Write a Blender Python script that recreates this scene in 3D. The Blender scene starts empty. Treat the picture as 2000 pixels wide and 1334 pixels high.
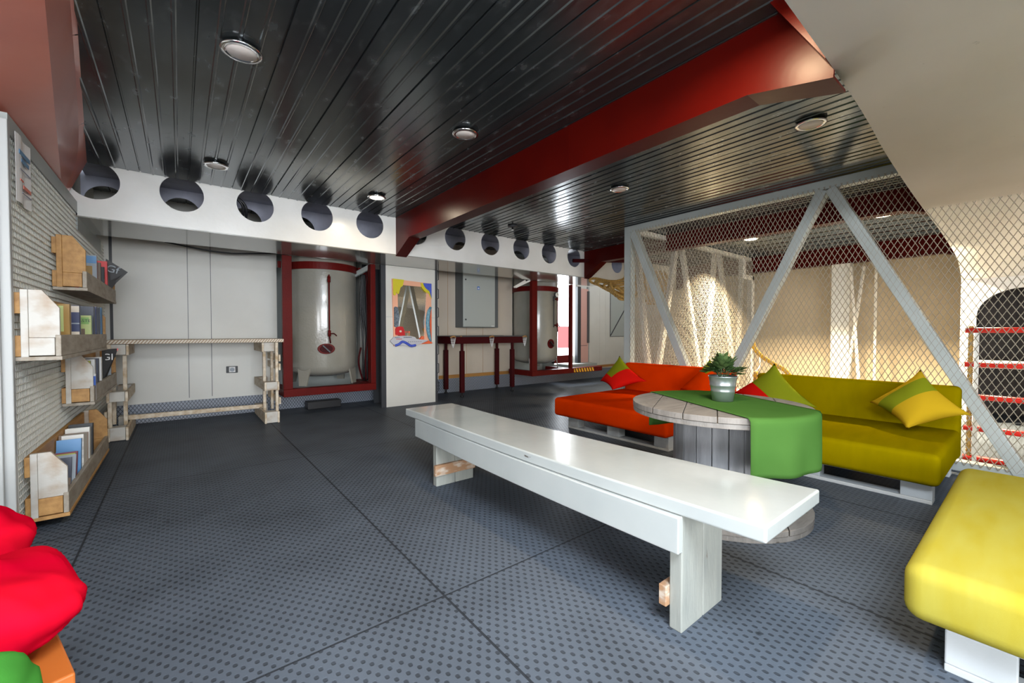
import bpy, bmesh, math, random
from mathutils import Vector, Matrix
random.seed(7)
PI = math.pi
SC = bpy.context.scene
COL = SC.collection

# ------------------------------------------------------------------ camera, light, exposure
cam_d = bpy.data.cameras.new('camera'); cam = bpy.data.objects.new('camera', cam_d); COL.objects.link(cam)
cam_d.sensor_width = 36.0; cam_d.lens = 36.0 * 817.0 / 2000.0
cam_d.clip_start = 0.02; cam_d.clip_end = 300
cam.location = (0, 0, 1.0)
cam.rotation_euler = (PI/2 - math.atan(17/817.0), 0, -math.atan(648/817.0))
SC.camera = cam
SC.view_settings.view_transform = 'Standard'
SC.view_settings.look = 'None'
SC.view_settings.gamma = 1.0
SC.view_settings.use_curve_mapping = False
SC.view_settings.exposure = 0.85
world = bpy.data.worlds.new('world'); SC.world = world; world.use_nodes = True
wbg = world.node_tree.nodes['Background']
wbg.inputs[0].default_value = (0.86, 0.93, 1.0, 1); wbg.inputs[1].default_value = 4.0

def area(name, loc, size, power, color, target=None, direction=None, spread=180):
    l = bpy.data.lights.new(name, 'AREA'); l.shape = 'RECTANGLE'; l.size, l.size_y = size
    l.energy = power; l.color = color; l.spread = math.radians(spread)
    o = bpy.data.objects.new(name, l); COL.objects.link(o); o.location = loc
    d = Vector(direction) if direction else Vector(target) - Vector(loc)
    o.rotation_euler = d.to_track_quat('-Z', 'Y').to_euler()
    return o
# daylight through the wide window behind the camera, and through the open door at the back
area('window_daylight', (-0.6, -4.4, 1.35), (4.2, 1.5), 190, (0.93, 0.96, 1.0), direction=(0.10, 1, -0.05))
area('side_window_daylight', (-1.95, -0.8, 1.0), (1.8, 1.0), 44, (0.97, 0.98, 1.0), direction=(1, 0.10, 0.30))
area('overhead_fill', (0.3, -0.35, 2.30), (1.4, 1.4), 155, (0.80, 0.90, 1.0), direction=(0.05, 0.1, -1))  # added overhead fill under an unbroken ceiling, lifting the near floor and bench top
area('door_daylight', (6.55, 6.9, 1.4), (0.9, 1.6), 60, (0.9, 0.95, 1.0), direction=(-0.25, -1, -0.25))

# ------------------------------------------------------------------ materials
MATS = {}
def mat(name, color, rough=0.5, metal=0.0, var=None, vscale=4.0, vdetail=4.0, vlo=0.35, vhi=0.7, stretch=(1, 1, 1),
        bump=0.0, bscale=60.0, coat=0.0, spec=0.5, emit=None, estr=0.0, rvar=0.0, bdist=0.01):
    m = bpy.data.materials.new(name); m.use_nodes = True
    nt = m.node_tree; N = nt.nodes; L = nt.links; p = N['Principled BSDF']
    p.inputs['Base Color'].default_value = (*color, 1)
    p.inputs['Roughness'].default_value = rough; p.inputs['Metallic'].default_value = metal
    p.inputs['Specular IOR Level'].default_value = spec
    if coat: p.inputs['Coat Weight'].default_value = coat; p.inputs['Coat Roughness'].default_value = 0.08
    if emit:
        p.inputs['Emission Color'].default_value = (*emit, 1); p.inputs['Emission Strength'].default_value = estr
    if var is not None or bump or rvar:
        tc = N.new('ShaderNodeTexCoord'); mp = N.new('ShaderNodeMapping'); mp.inputs['Scale'].default_value = stretch
        L.new(tc.outputs['Object'], mp.inputs['Vector'])
    if var is not None or rvar:
        nz = N.new('ShaderNodeTexNoise'); nz.inputs['Scale'].default_value = vscale; nz.inputs['Detail'].default_value = vdetail
        L.new(mp.outputs[0], nz.inputs['Vector'])
        mr = N.new('ShaderNodeMapRange'); mr.inputs[1].default_value = vlo; mr.inputs[2].default_value = vhi
        L.new(nz.outputs['Fac'], mr.inputs[0])
    if var is not None:
        mx = N.new('ShaderNodeMix'); mx.data_type = 'RGBA'
        mx.inputs[6].default_value = (*color, 1); mx.inputs[7].default_value = (*var, 1)
        L.new(mr.outputs[0], mx.inputs[0]); L.new(mx.outputs[2], p.inputs['Base Color'])
    if rvar:
        m2 = N.new('ShaderNodeMath'); m2.operation = 'MULTIPLY_ADD'; m2.inputs[1].default_value = rvar; m2.inputs[2].default_value = rough
        L.new(mr.outputs[0], m2.inputs[0]); L.new(m2.outputs[0], p.inputs['Roughness'])
    if bump:
        n2 = N.new('ShaderNodeTexNoise'); n2.inputs['Scale'].default_value = bscale; n2.inputs['Detail'].default_value = 3
        L.new(mp.outputs[0], n2.inputs['Vector'])
        b = N.new('ShaderNodeBump'); b.inputs['Strength'].default_value = bump; b.inputs['Distance'].default_value = bdist
        L.new(n2.outputs['Fac'], b.inputs['Height']); L.new(b.outputs[0], p.inputs['Normal'])
    MATS[name] = m
    return m

def M(name): return MATS[name]
mat('white_enamel', (0.78, 0.77, 0.74), 0.30, var=(0.70, 0.69, 0.65), vscale=3, bump=0.12, bscale=28, coat=0.3)
mat('white_wall', (0.70, 0.69, 0.64), 0.42, var=(0.62, 0.61, 0.56), vscale=1.6, bump=0.05, bscale=14)
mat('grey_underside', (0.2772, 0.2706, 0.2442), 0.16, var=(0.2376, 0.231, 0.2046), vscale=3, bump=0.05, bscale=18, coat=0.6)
mat('cream_panel', (0.608, 0.528, 0.432), 0.5, var=(0.56, 0.48, 0.392), vscale=2)
mat('beige_hull', (0.567, 0.459, 0.3105), 0.45, var=(0.486, 0.3915, 0.2565), vscale=1.2, bump=0.03, bscale=10)
mat('soffit_white', (0.84, 0.80, 0.74), 0.5, var=(0.76, 0.72, 0.65), vscale=1.4, bump=0.06, bscale=22)
mat('girder_red', (0.06395, 0.002436, 0.001218), 0.32, spec=0.12, var=(0.05177, 0.001827, 0.001218), vscale=3, bump=0.04, bscale=20)
mat('plate_red_lit', (0.66, 0.21, 0.15), 0.30, spec=0.5, coat=0.35, var=(0.60, 0.17, 0.12), vscale=3, bump=0.04, bscale=16)  # the beams' red paint, with strong light and glare put into a paler base
mat('frame_red', (0.1148, 0.006375, 0.0051), 0.42, spec=0.10, var=(0.09563, 0.006375, 0.0051), vscale=6, bump=0.15, bscale=70)
mat('rung_red', (0.75, 0.02, 0.012), 0.4)
mat('maroon', (0.0455, 0.00364, 0.005005), 0.5, spec=0.08)
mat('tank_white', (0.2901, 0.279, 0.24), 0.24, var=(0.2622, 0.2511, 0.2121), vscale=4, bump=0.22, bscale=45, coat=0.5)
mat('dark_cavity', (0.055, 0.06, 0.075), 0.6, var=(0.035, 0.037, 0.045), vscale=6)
mat('cavity_grey', (0.46, 0.47, 0.56), 0.5, var=(0.34, 0.35, 0.43), vscale=7)
mat('black', (0.012, 0.012, 0.014), 0.45)
mat('charcoal', (0.045, 0.048, 0.055), 0.4)
mat('cage_steel', (0.36, 0.3888, 0.3744), 0.42, var=(0.324, 0.3528, 0.3384), vscale=5)
mat('cage_white', (0.80, 0.76, 0.68), 0.4)
mat('wire', (0.288, 0.248, 0.184), 0.45)
mat('post_grey', (0.42, 0.43, 0.42), 0.45)
mat('grid_white', (0.80, 0.80, 0.74), 0.45)
mat('grid_back', (0.62, 0.60, 0.52), 0.6, var=(0.54, 0.52, 0.44), vscale=3)
mat('raw_pine', (0.51, 0.2805, 0.0935), 0.6, var=(0.357, 0.1785, 0.05525), vscale=5, stretch=(6, 1, 6), bump=0.15, bscale=30)
mat('worn_white', (0.54, 0.52, 0.475), 0.55, var=(0.34, 0.22, 0.12), vscale=6, vlo=0.48, vhi=0.74, stretch=(1, 1, 1.4), bump=0.12, bscale=40)
mat('grey_wood', (0.40, 0.36, 0.30), 0.6, var=(0.27, 0.22, 0.16), vscale=7, stretch=(4, 1, 4), bump=0.15, bscale=40)
mat('desk_wood', (0.72, 0.64, 0.52), 0.6, var=(0.46, 0.33, 0.19), vscale=7, stretch=(3, 2, 3), bump=0.12, bscale=40)
mat('bench_paint', (0.4361, 0.4537, 0.4361), 0.16, var=(0.3771, 0.4006, 0.3889), vscale=2.5, stretch=(1, 1, 1), bump=0.05, bscale=22, coat=0.6)
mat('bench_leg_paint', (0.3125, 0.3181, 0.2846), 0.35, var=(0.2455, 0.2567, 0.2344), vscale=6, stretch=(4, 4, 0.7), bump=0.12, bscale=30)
mat('bare_batten', (0.34, 0.19, 0.10), 0.6, var=(0.50, 0.42, 0.34), vscale=9, vlo=0.45, vhi=0.65, stretch=(2, 2, 5))
mat('spool_wood', (0.257, 0.2326, 0.2081), 0.6, var=(0.1714, 0.153, 0.1346), vscale=6, stretch=(1, 6, 1), bump=0.25, bscale=40)
mat('spool_drum', (0.288, 0.288, 0.296), 0.6, var=(0.2, 0.2, 0.208), vscale=5, stretch=(5, 5, 0.8), bump=0.2, bscale=30)
mat('pallet_grey', (0.44, 0.44, 0.42), 0.6, var=(0.30, 0.30, 0.28), vscale=8, bump=0.2, bscale=60)
mat('pallet_white', (0.504, 0.525, 0.532), 0.5, var=(0.42, 0.441, 0.448), vscale=5, bump=0.1, bscale=40)
mat('orange_fabric', (0.552, 0.0336, 0.00072), 0.70, spec=0.0, var=(0.48, 0.0264, 0.00072), vscale=4, bump=0.25, bscale=500, bdist=0.002)
mat('red_fabric', (0.496, 0.008, 0.0048), 0.75, spec=0.0, bump=0.25, bscale=500, bdist=0.002)
mat('yellow_fabric', (0.2026, 0.1501, 0.0003753), 0.75, spec=0.0, var=(0.1726, 0.1314, 0.0003753), vscale=3, stretch=(1, 4, 1), bump=0.25, bscale=500, bdist=0.002)
mat('lemon_fabric', (0.3672, 0.3182, 0.05508), 0.75, spec=0.0, var=(0.3427, 0.2754, 0.02754), vscale=3, stretch=(1, 4, 1), bump=0.25, bscale=500, bdist=0.002)
mat('cushion_yellow', (0.4032, 0.2576, 0.0112), 0.78, spec=0.0, bump=0.25, bscale=500, bdist=0.002)
mat('olive_fabric', (0.168, 0.192, 0.009), 0.78, spec=0.0, bump=0.25, bscale=500, bdist=0.002)
mat('beanbag_red', (0.615, 0.0015, 0.0225), 0.6, spec=0.0, var=(0.525, 0.0045, 0.015), vscale=4)
mat('green_cloth', (0.044, 0.192, 0.028), 0.75, spec=0.0, bump=0.2, bscale=600, bdist=0.001)
mat('runner_green', (0.05, 0.125, 0.025), 0.78, spec=0.0, var=(0.06, 0.14, 0.03), vscale=3, bump=0.2, bscale=600, bdist=0.001)
mat('stool_orange', (0.45, 0.12, 0.018), 0.5)
mat('stool_blue', (0.05, 0.30, 0.55), 0.5)
mat('galvanised', (0.496, 0.544, 0.544), 0.30, metal=0.85, var=(0.4, 0.448, 0.456), vscale=12)
mat('leaf', (0.03, 0.075, 0.02), 0.42, var=(0.085, 0.13, 0.04), vscale=14)
mat('soil', (0.03, 0.02, 0.012), 0.9)
mat('rope', (0.52, 0.33, 0.10), 0.8, var=(0.34, 0.20, 0.05), vscale=30, bump=0.4, bscale=200)
mat('rope_gold', (0.80, 0.46, 0.05), 0.8, var=(0.62, 0.33, 0.03), vscale=25, bump=0.4, bscale=160)
mat('chrome', (0.80, 0.80, 0.80), 0.12, metal=1.0)
mat('lens_off', (0.68, 0.62, 0.58), 0.4)
mat('lens_on', (1, 0.95, 0.85), 0.4, emit=(1.0, 0.88, 0.68), estr=9)
mat('lens_warm', (1, 0.9, 0.7), 0.4, emit=(1.0, 0.80, 0.48), estr=16)
mat('mirror', (0.92, 0.92, 0.90), 0.015, metal=1.0)
mat('cabinet_grey', (0.40, 0.43, 0.41), 0.38)
mat('cabinet_dark', (0.10, 0.11, 0.115), 0.4)
mat('trim_brown', (0.42, 0.20, 0.05), 0.4)
mat('sign_blue', (0.03, 0.16, 0.60), 0.4)
mat('paper', (0.78, 0.77, 0.76), 0.7)
mat('print_blue', (0.14, 0.28, 0.45), 0.7)
mat('print_red', (0.65, 0.18, 0.13), 0.7)
mat('print_grey', (0.35, 0.36, 0.42), 0.7)
mat('pink_door', (0.72, 0.42, 0.36), 0.4)
mat('outdoor_white', (0.85, 0.83, 0.82), 0.6)
mat('outdoor_red', (0.16, 0.022, 0.02), 0.5)
mat('hazard_yellow', (0.80, 0.46, 0.03), 0.5)
mat('peach', (0.84, 0.42, 0.27), 0.6)
mat('art_yellow', (0.68, 0.58, 0.02), 0.55, bump=0.4, bscale=60)
mat('art_blue', (0.05, 0.08, 0.50), 0.5, var=(0.08, 0.14, 0.62), vscale=40)
mat('art_teal', (0.06, 0.20, 0.30), 0.5, var=(0.22, 0.42, 0.50), vscale=40)
mat('art_slate', (0.07, 0.09, 0.12), 0.6, var=(0.20, 0.24, 0.28), vscale=50)
mat('art_red', (0.55, 0.015, 0.02), 0.45)
mat('art_orange', (0.80, 0.13, 0.04), 0.5)
mat('art_grey', (0.50, 0.50, 0.54), 0.55)
mat('teal_paint', (0.03, 0.42, 0.36), 0.5)
mat('gauge_face', (0.85, 0.85, 0.82), 0.3)
for n, c in dict(bk_gold=(0.36, 0.20, 0.03), bk_navy=(0.02, 0.03, 0.10), bk_cream=(0.66, 0.58, 0.46), bk_green=(0.22, 0.42, 0.10), bk_lime=(0.48, 0.55, 0.20),
                 bk_dark=(0.03, 0.035, 0.06), bk_blue=(0.03, 0.12, 0.24), bk_red=(0.75, 0.02, 0.02), bk_white=(0.75, 0.74, 0.72), bk_royal=(0.01, 0.09, 0.45),
                 bk_grey=(0.30, 0.34, 0.38), bk_olive=(0.40, 0.40, 0.04), bk_brown=(0.16, 0.10, 0.06), bk_wine=(0.20, 0.02, 0.04), bk_sky=(0.10, 0.28, 0.55),
                 bk_page=(0.70, 0.68, 0.62), bk_mint=(0.40, 0.62, 0.38)).items():
    mat(n, c, 0.38)

def chips(name, scale, lo, hi, color, stretch=(1, 1, 1)):
    m = M(name); nt = m.node_tree; N = nt.nodes; L = nt.links; p = N['Principled BSDF']
    tc = N.new('ShaderNodeTexCoord'); mp = N.new('ShaderNodeMapping'); mp.inputs['Scale'].default_value = stretch
    nz = N.new('ShaderNodeTexNoise'); nz.inputs['Scale'].default_value = scale; nz.inputs['Detail'].default_value = 6; nz.inputs['Roughness'].default_value = 0.6
    L.new(tc.outputs['Object'], mp.inputs[0]); L.new(mp.outputs[0], nz.inputs['Vector'])
    mr = N.new('ShaderNodeMapRange'); mr.inputs[1].default_value = lo; mr.inputs[2].default_value = hi; L.new(nz.outputs['Fac'], mr.inputs[0])
    mx = N.new('ShaderNodeMix'); mx.data_type = 'RGBA'; mx.inputs[7].default_value = (*color, 1)
    src = p.inputs['Base Color'].links[0].from_socket if p.inputs['Base Color'].links else None
    if src: L.new(src, mx.inputs[6])
    else: mx.inputs[6].default_value = p.inputs['Base Color'].default_value
    L.new(mr.outputs[0], mx.inputs[0]); L.new(mx.outputs[2], p.inputs['Base Color'])
chips('bench_paint', 9, 0.70, 0.74, (0.10, 0.085, 0.07), (1.0, 0.6, 1.5))
chips('bench_leg_paint', 10, 0.67, 0.72, (0.16, 0.13, 0.10), (1.5, 1.5, 0.7))
chips('spool_wood', 14, 0.64, 0.70, (0.07, 0.06, 0.05))
chips('white_enamel', 22, 0.72, 0.76, (0.45, 0.43, 0.40))
chips('soffit_white', 16, 0.69, 0.74, (0.50, 0.47, 0.42))

# ceiling: dark galvanised metal panels
def ceiling_material():
    m = mat('ceiling_metal', (0.12, 0.133, 0.138), 0.20, metal=0.85)
    nt = m.node_tree; N = nt.nodes; L = nt.links; p = N['Principled BSDF']
    tc = N.new('ShaderNodeTexCoord')
    nz = N.new('ShaderNodeTexNoise'); nz.inputs['Scale'].default_value = 14; nz.inputs['Detail'].default_value = 4
    mp = N.new('ShaderNodeMapping'); mp.inputs['Scale'].default_value = (1.3, 0.6, 1)
    L.new(tc.outputs['Object'], mp.inputs[0]); L.new(mp.outputs[0], nz.inputs['Vector'])
    cr = N.new('ShaderNodeMapRange'); cr.inputs[1].default_value = 0.54; cr.inputs[2].default_value = 0.72
    L.new(nz.outputs['Fac'], cr.inputs[0])
    mx = N.new('ShaderNodeMix'); mx.data_type = 'RGBA'
    mx.inputs[6].default_value = (0.12, 0.133, 0.138, 1); mx.inputs[7].default_value = (0.18, 0.20, 0.21, 1)
    L.new(cr.outputs[0], mx.inputs[0]); L.new(mx.outputs[2], p.inputs['Base Color'])
    m2 = N.new('ShaderNodeMath'); m2.operation = 'MULTIPLY_ADD'; m2.inputs[1].default_value = 0.10; m2.inputs[2].default_value = 0.20
    L.new(cr.outputs[0], m2.inputs[0]); L.new(m2.outputs[0], p.inputs['Roughness'])
    n3 = N.new('ShaderNodeTexNoise'); n3.inputs['Scale'].default_value = 5; L.new(mp.outputs[0], n3.inputs['Vector'])
    b = N.new('ShaderNodeBump'); b.inputs['Strength'].default_value = 0.04; b.inputs['Distance'].default_value = 0.02
    L.new(n3.outputs['Fac'], b.inputs['Height']); L.new(b.outputs[0], p.inputs['Normal'])
ceiling_material()

# floor: blue-grey studded tread plates with seams
def tread_material(name, base, dark, pitch, rough, seams=True, bumpd=0.004, vertical=False):
    m = mat(name, base, rough, spec=0.012)
    nt = m.node_tree; N = nt.nodes; L = nt.links; p = N['Principled BSDF']
    tc = N.new('ShaderNodeTexCoord'); sp = N.new('ShaderNodeSeparateXYZ'); L.new(tc.outputs['Object'], sp.inputs[0])
    def math_(op, a, b=None, c=None):
        n = N.new('ShaderNodeMath'); n.operation = op
        for i, v in enumerate((a, b, c)):
            if v is None: continue
            if isinstance(v, (int, float)): n.inputs[i].default_value = v
            else: L.new(v, n.inputs[i])
        return n.outputs[0]
    X = sp.outputs['X']; Y = sp.outputs['Z'] if vertical else sp.outputs['Y']
    k = 2 * PI / pitch; k2 = k * 0.72
    a = math_('SINE', math_('MULTIPLY', X, k)); c = math_('SINE', math_('MULTIPLY', Y, k2))
    h = math_('MULTIPLY', a, c)
    mr = N.new('ShaderNodeMapRange'); mr.interpolation_type = 'SMOOTHSTEP'; mr.inputs[1].default_value = -0.75; mr.inputs[2].default_value = -0.25
    L.new(h, mr.inputs[0]); stud = mr.outputs[0]
    nz = N.new('ShaderNodeTexNoise'); nz.inputs['Scale'].default_value = 2.2; nz.inputs['Detail'].default_value = 6
    L.new(tc.outputs['Object'], nz.inputs['Vector'])
    dm = N.new('ShaderNodeMapRange'); dm.inputs[1].default_value = 0.42; dm.inputs[2].default_value = 0.75; L.new(nz.outputs['Fac'], dm.inputs[0])
    n5 = N.new('ShaderNodeTexNoise'); n5.inputs['Scale'].default_value = 11; n5.inputs['Detail'].default_value = 4
    L.new(tc.outputs['Object'], n5.inputs['Vector'])
    spot = N.new('ShaderNodeMapRange'); spot.inputs[1].default_value = 0.71; spot.inputs[2].default_value = 0.76; L.new(n5.outputs['Fac'], spot.inputs[0])
    f = math_('MULTIPLY_ADD', math_('SUBTRACT', 1.0, stud), 0.65, math_('MULTIPLY', dm.outputs[0], 0.40))
    f = math_('MAXIMUM', f, spot.outputs[0])
    height = stud
    if seams:
        sx = math_('PINGPONG', math_('ADD', X, 0.375 + 11.5), 0.575)       # seams along the room every 1.15 m
        seamx = math_('LESS_THAN', sx, 0.0045)
        right = math_('GREATER_THAN', X, -0.375)
        yy = math_('PINGPONG', math_('ADD', Y, -1.39 + 22.8), 1.14)
        seamy = math_('MULTIPLY', math_('LESS_THAN', yy, 0.004), right)
        yl = math_('PINGPONG', math_('ADD', Y, -2.945 + 22.8), 1.14)
        seaml = math_('MULTIPLY', math_('LESS_THAN', yl, 0.004), math_('SUBTRACT', 1.0, right))
        s = math_('MAXIMUM', math_('MAXIMUM', seamx, seamy), seaml)
        f = math_('MAXIMUM', f, s)
        height = math_('SUBTRACT', stud, s)
    f = math_('MINIMUM', f, 1.0)
    mx = N.new('ShaderNodeMix'); mx.data_type = 'RGBA'
    mx.inputs[6].default_value = (*base, 1); mx.inputs[7].default_value = (*dark, 1)
    L.new(f, mx.inputs[0]); L.new(mx.outputs[2], p.inputs['Base Color'])
    b = N.new('ShaderNodeBump'); b.inputs['Strength'].default_value = 0.55; b.inputs['Distance'].default_value = bumpd
    L.new(height, b.inputs['Height']); L.new(b.outputs[0], p.inputs['Normal'])
tread_material('tread_floor', (0.088, 0.103, 0.125), (0.028, 0.031, 0.036), 0.036, 0.34)
def diamond_material(name, line, cell, pitch):
    m = mat(name, cell, 0.4)
    nt = m.node_tree; N = nt.nodes; L = nt.links; p = N['Principled BSDF']
    tc = N.new('ShaderNodeTexCoord'); sp = N.new('ShaderNodeSeparateXYZ'); L.new(tc.outputs['Object'], sp.inputs[0])
    def math_(op, a, b=None):
        n = N.new('ShaderNodeMath'); n.operation = op
        for i, v in enumerate((a, b)):
            if v is None: continue
            if isinstance(v, (int, float)): n.inputs[i].default_value = v
            else: L.new(v, n.inputs[i])
        return n.outputs[0]
    u = math_('ADD', math_('MULTIPLY', sp.outputs['X'], 1.5), sp.outputs['Z']); v = math_('SUBTRACT', math_('MULTIPLY', sp.outputs['X'], 1.5), sp.outputs['Z'])
    a = math_('PINGPONG', math_('ADD', u, 40.0), pitch / 2); b = math_('PINGPONG', math_('ADD', v, 40.0), pitch / 2)
    f = math_('LESS_THAN', math_('MINIMUM', a, b), pitch * 0.11)
    mx = N.new('ShaderNodeMix'); mx.data_type = 'RGBA'; mx.inputs[6].default_value = (*cell, 1); mx.inputs[7].default_value = (*line, 1)
    L.new(f, mx.inputs[0]); L.new(mx.outputs[2], p.inputs['Base Color'])
    bp = N.new('ShaderNodeBump'); bp.inputs['Strength'].default_value = 0.4; bp.inputs['Distance'].default_value = 0.004; bp.invert = True
    L.new(f, bp.inputs['Height']); L.new(bp.outputs[0], p.inputs['Normal'])
diamond_material('diamond_plate', (0.06, 0.07, 0.09), (0.27, 0.30, 0.36), 0.05)
def stripes(name, c1, c2, axis_vec, period, duty=0.5, rough=0.5):
    m = mat(name, c1, rough)
    nt = m.node_tree; N = nt.nodes; L = nt.links; p = N['Principled BSDF']
    tc = N.new('ShaderNodeTexCoord'); d = N.new('ShaderNodeVectorMath'); d.operation = 'DOT_PRODUCT'; d.inputs[1].default_value = axis_vec
    L.new(tc.outputs['Object'], d.inputs[0])
    a = N.new('ShaderNodeMath'); a.operation = 'DIVIDE'; a.inputs[1].default_value = period; L.new(d.outputs['Value'], a.inputs[0])
    fr = N.new('ShaderNodeMath'); fr.operation = 'FRACT'; L.new(a.outputs[0], fr.inputs[0])
    lt = N.new('ShaderNodeMath'); lt.operation = 'LESS_THAN'; lt.inputs[1].default_value = duty; L.new(fr.outputs[0], lt.inputs[0])
    mx = N.new('ShaderNodeMix'); mx.data_type = 'RGBA'; mx.inputs[6].default_value = (*c1, 1); mx.inputs[7].default_value = (*c2, 1)
    L.new(lt.outputs[0], mx.inputs[0]); L.new(mx.outputs[2], p.inputs['Base Color'])
stripes('hazard', (0.10, 0.02, 0.01), (0.85, 0.48, 0.03), (1, 0, 0.45), 0.075, 0.5)
stripes('desk_edge', (0.66, 0.60, 0.50), (0.30, 0.19, 0.10), (1, 0, -0.8), 0.026, 0.42)
stripes('spiral_spine', (0.04, 0.04, 0.05), (0.75, 0.74, 0.72), (0, 0, 1), 0.018, 0.55)
stripes('page_edges', (0.74, 0.72, 0.67), (0.60, 0.57, 0.52), (0, 1, 0), 0.006, 0.4)
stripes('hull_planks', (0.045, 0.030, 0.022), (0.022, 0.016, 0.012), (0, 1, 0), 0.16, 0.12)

# ------------------------------------------------------------------ mesh building
ORG = {}
class B:
    def __init__(s): s.bm = bmesh.new()
    def faces(s, vs, fs, mi=0, smooth=False):
        bv = [s.bm.verts.new(v) for v in vs]
        for f in fs:
            try:
                g = s.bm.faces.new([bv[i] for i in f]); g.material_index = mi; g.smooth = smooth
            except ValueError: pass
        return bv
    def box(s, lo, hi, mi=0, rot=None, piv=None):
        x0, y0, z0 = lo; x1, y1, z1 = hi
        vs = [Vector(v) for v in ((x0,y0,z0),(x1,y0,z0),(x1,y1,z0),(x0,y1,z0),(x0,y0,z1),(x1,y0,z1),(x1,y1,z1),(x0,y1,z1))]
        if rot is not None:
            c = Vector(piv) if piv is not None else (Vector(lo) + Vector(hi)) / 2
            vs = [c + rot @ (v - c) for v in vs]
        s.faces(vs, [(0,3,2,1),(4,5,6,7),(0,1,5,4),(1,2,6,5),(2,3,7,6),(3,0,4,7)], mi); return s
    def beam(s, p, q, w, h, up=(0,0,1), mi=0):
        """bar of section w (sideways) x h (along up) from p to q"""
        p = Vector(p); q = Vector(q); d = (q - p).normalized(); up = Vector(up)
        sd = d.cross(up).normalized(); u = sd.cross(d).normalized()
        vs = []
        for e in (p, q):
            for a, b in ((-1,-1),(1,-1),(1,1),(-1,1)): vs.append(e + sd * a * w/2 + u * b * h/2)
        s.faces(vs, [(0,1,2,3),(7,6,5,4),(0,4,5,1),(1,5,6,2),(2,6,7,3),(3,7,4,0)], mi); return s
    def prism(s, poly, vec, mi=0):
        n = len(poly); vec = Vector(vec); a = [Vector(p) for p in poly]; b = [p + vec for p in a]
        s.faces(a + b, [tuple(range(n-1, -1, -1)), tuple(range(n, 2*n))] + [(i, (i+1) % n, n + (i+1) % n, n + i) for i in range(n)], mi); return s
    def tube(s, path, r, n=8, mi=0, smooth=True, closed=False, caps=True):
        path = [Vector(p) for p in path]; m = len(path)
        rr = r if isinstance(r, (list, tuple)) else [r] * m
        prev = None; rings = []
        for i, p in enumerate(path):
            if closed: t = (path[(i+1) % m] - path[i-1]).normalized()
            else: t = (path[min(i+1, m-1)] - path[max(i-1, 0)]).normalized()
            if prev is None:
                ref = Vector((0,0,1)) if abs(t.z) < 0.9 else Vector((1,0,0)); u = t.cross(ref).normalized()
            else: u = (prev - t * prev.dot(t)).normalized()
            prev = u; w = t.cross(u)
            rings.append([s.bm.verts.new(p + (u * math.cos(2*PI*k/n) + w * math.sin(2*PI*k/n)) * rr[i]) for k in range(n)])
        rng = range(m if closed else m-1)
        for i in rng:
            A, C = rings[i], rings[(i+1) % m]
            for k in range(n):
                f = s.bm.faces.new((A[k], A[(k+1) % n], C[(k+1) % n], C[k])); f.smooth = smooth; f.material_index = mi
        if caps and not closed:
            s.bm.faces.new(rings[0][::-1]).material_index = mi; s.bm.faces.new(rings[-1]).material_index = mi
        return s
    def lathe(s, prof, c=(0,0,0), n=32, axis='z', mi=0, smooth=True, sx=1.0, sy=1.0):
        """prof: list of (radius, height)"""
        c = Vector(c); rings = []
        for r, h in prof:
            ring = []
            for k in range(n):
                a = 2*PI*k/n; x, y = r*math.cos(a)*sx, r*math.sin(a)*sy
                v = {'z': Vector((x, y, h)), 'y': Vector((x, -h, y)), 'x': Vector((h, x, y))}[axis]
                ring.append(s.bm.verts.new(c + v))
            rings.append(ring)
        for i in range(len(rings)-1):
            for k in range(n):
                f = s.bm.faces.new((rings[i][k], rings[i][(k+1) % n], rings[i+1][(k+1) % n], rings[i+1][k])); f.smooth = smooth; f.material_index = mi
        for ring, rev in ((rings[0], True), (rings[-1], False)):
            f = s.bm.faces.new(ring[::-1] if rev else ring); f.material_index = mi
        return s
    def build(s, name, m, parent=None, org=None, bevel=0.0, seg=2, label=None, smooth_angle=None):
        me = bpy.data.meshes.new(name)
        bmesh.ops.recalc_face_normals(s.bm, faces=s.bm.faces[:])
        if org is None:
            if parent is not None: org = ORG[parent.name]
            else: org = Vector((0, 0, 0))
        org = Vector(org)
        for v in s.bm.verts: v.co -= org
        s.bm.to_mesh(me); s.bm.free()
        for mm in (m if isinstance(m, (list, tuple)) else [m]): me.materials.append(M(mm) if isinstance(mm, str) else mm)
        o = bpy.data.objects.new(name, me); COL.objects.link(o)
        ORG[o.name] = org
        if parent is not None: o.parent = parent
        else: o.location = org
        if bevel:
            b = o.modifiers.new('edge', 'BEVEL'); b.width = bevel; b.segments = seg; b.limit_method = 'ANGLE'; b.angle_limit = math.radians(40)
            b.harden_normals = False
        if label: o['label'] = label
        return o
def tag(o, label, cat, group=None, kind=None):
    o['label'] = label
    if cat: o['category'] = cat
    if group: o['group'] = group
    if kind: o['kind'] = kind
    return o
def thing(name, loc, label, cat, group=None, kind=None):
    o = bpy.data.objects.new(name, None); COL.objects.link(o); o.location = loc; o.empty_display_size = 0.1
    ORG[o.name] = Vector(loc)
    return tag(o, label, cat, group, kind)
def struct(o, label=None):
    o['kind'] = 'structure'
    if label: o['label'] = label
    return o
def copy_tree(o, parent=None):
    c = o.copy(); COL.objects.link(c); ORG[c.name] = ORG.get(o.name, Vector((0,0,0)))
    if parent is not None: c.parent = parent
    for ch in list(o.children): copy_tree(ch, c)
    return c
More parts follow.
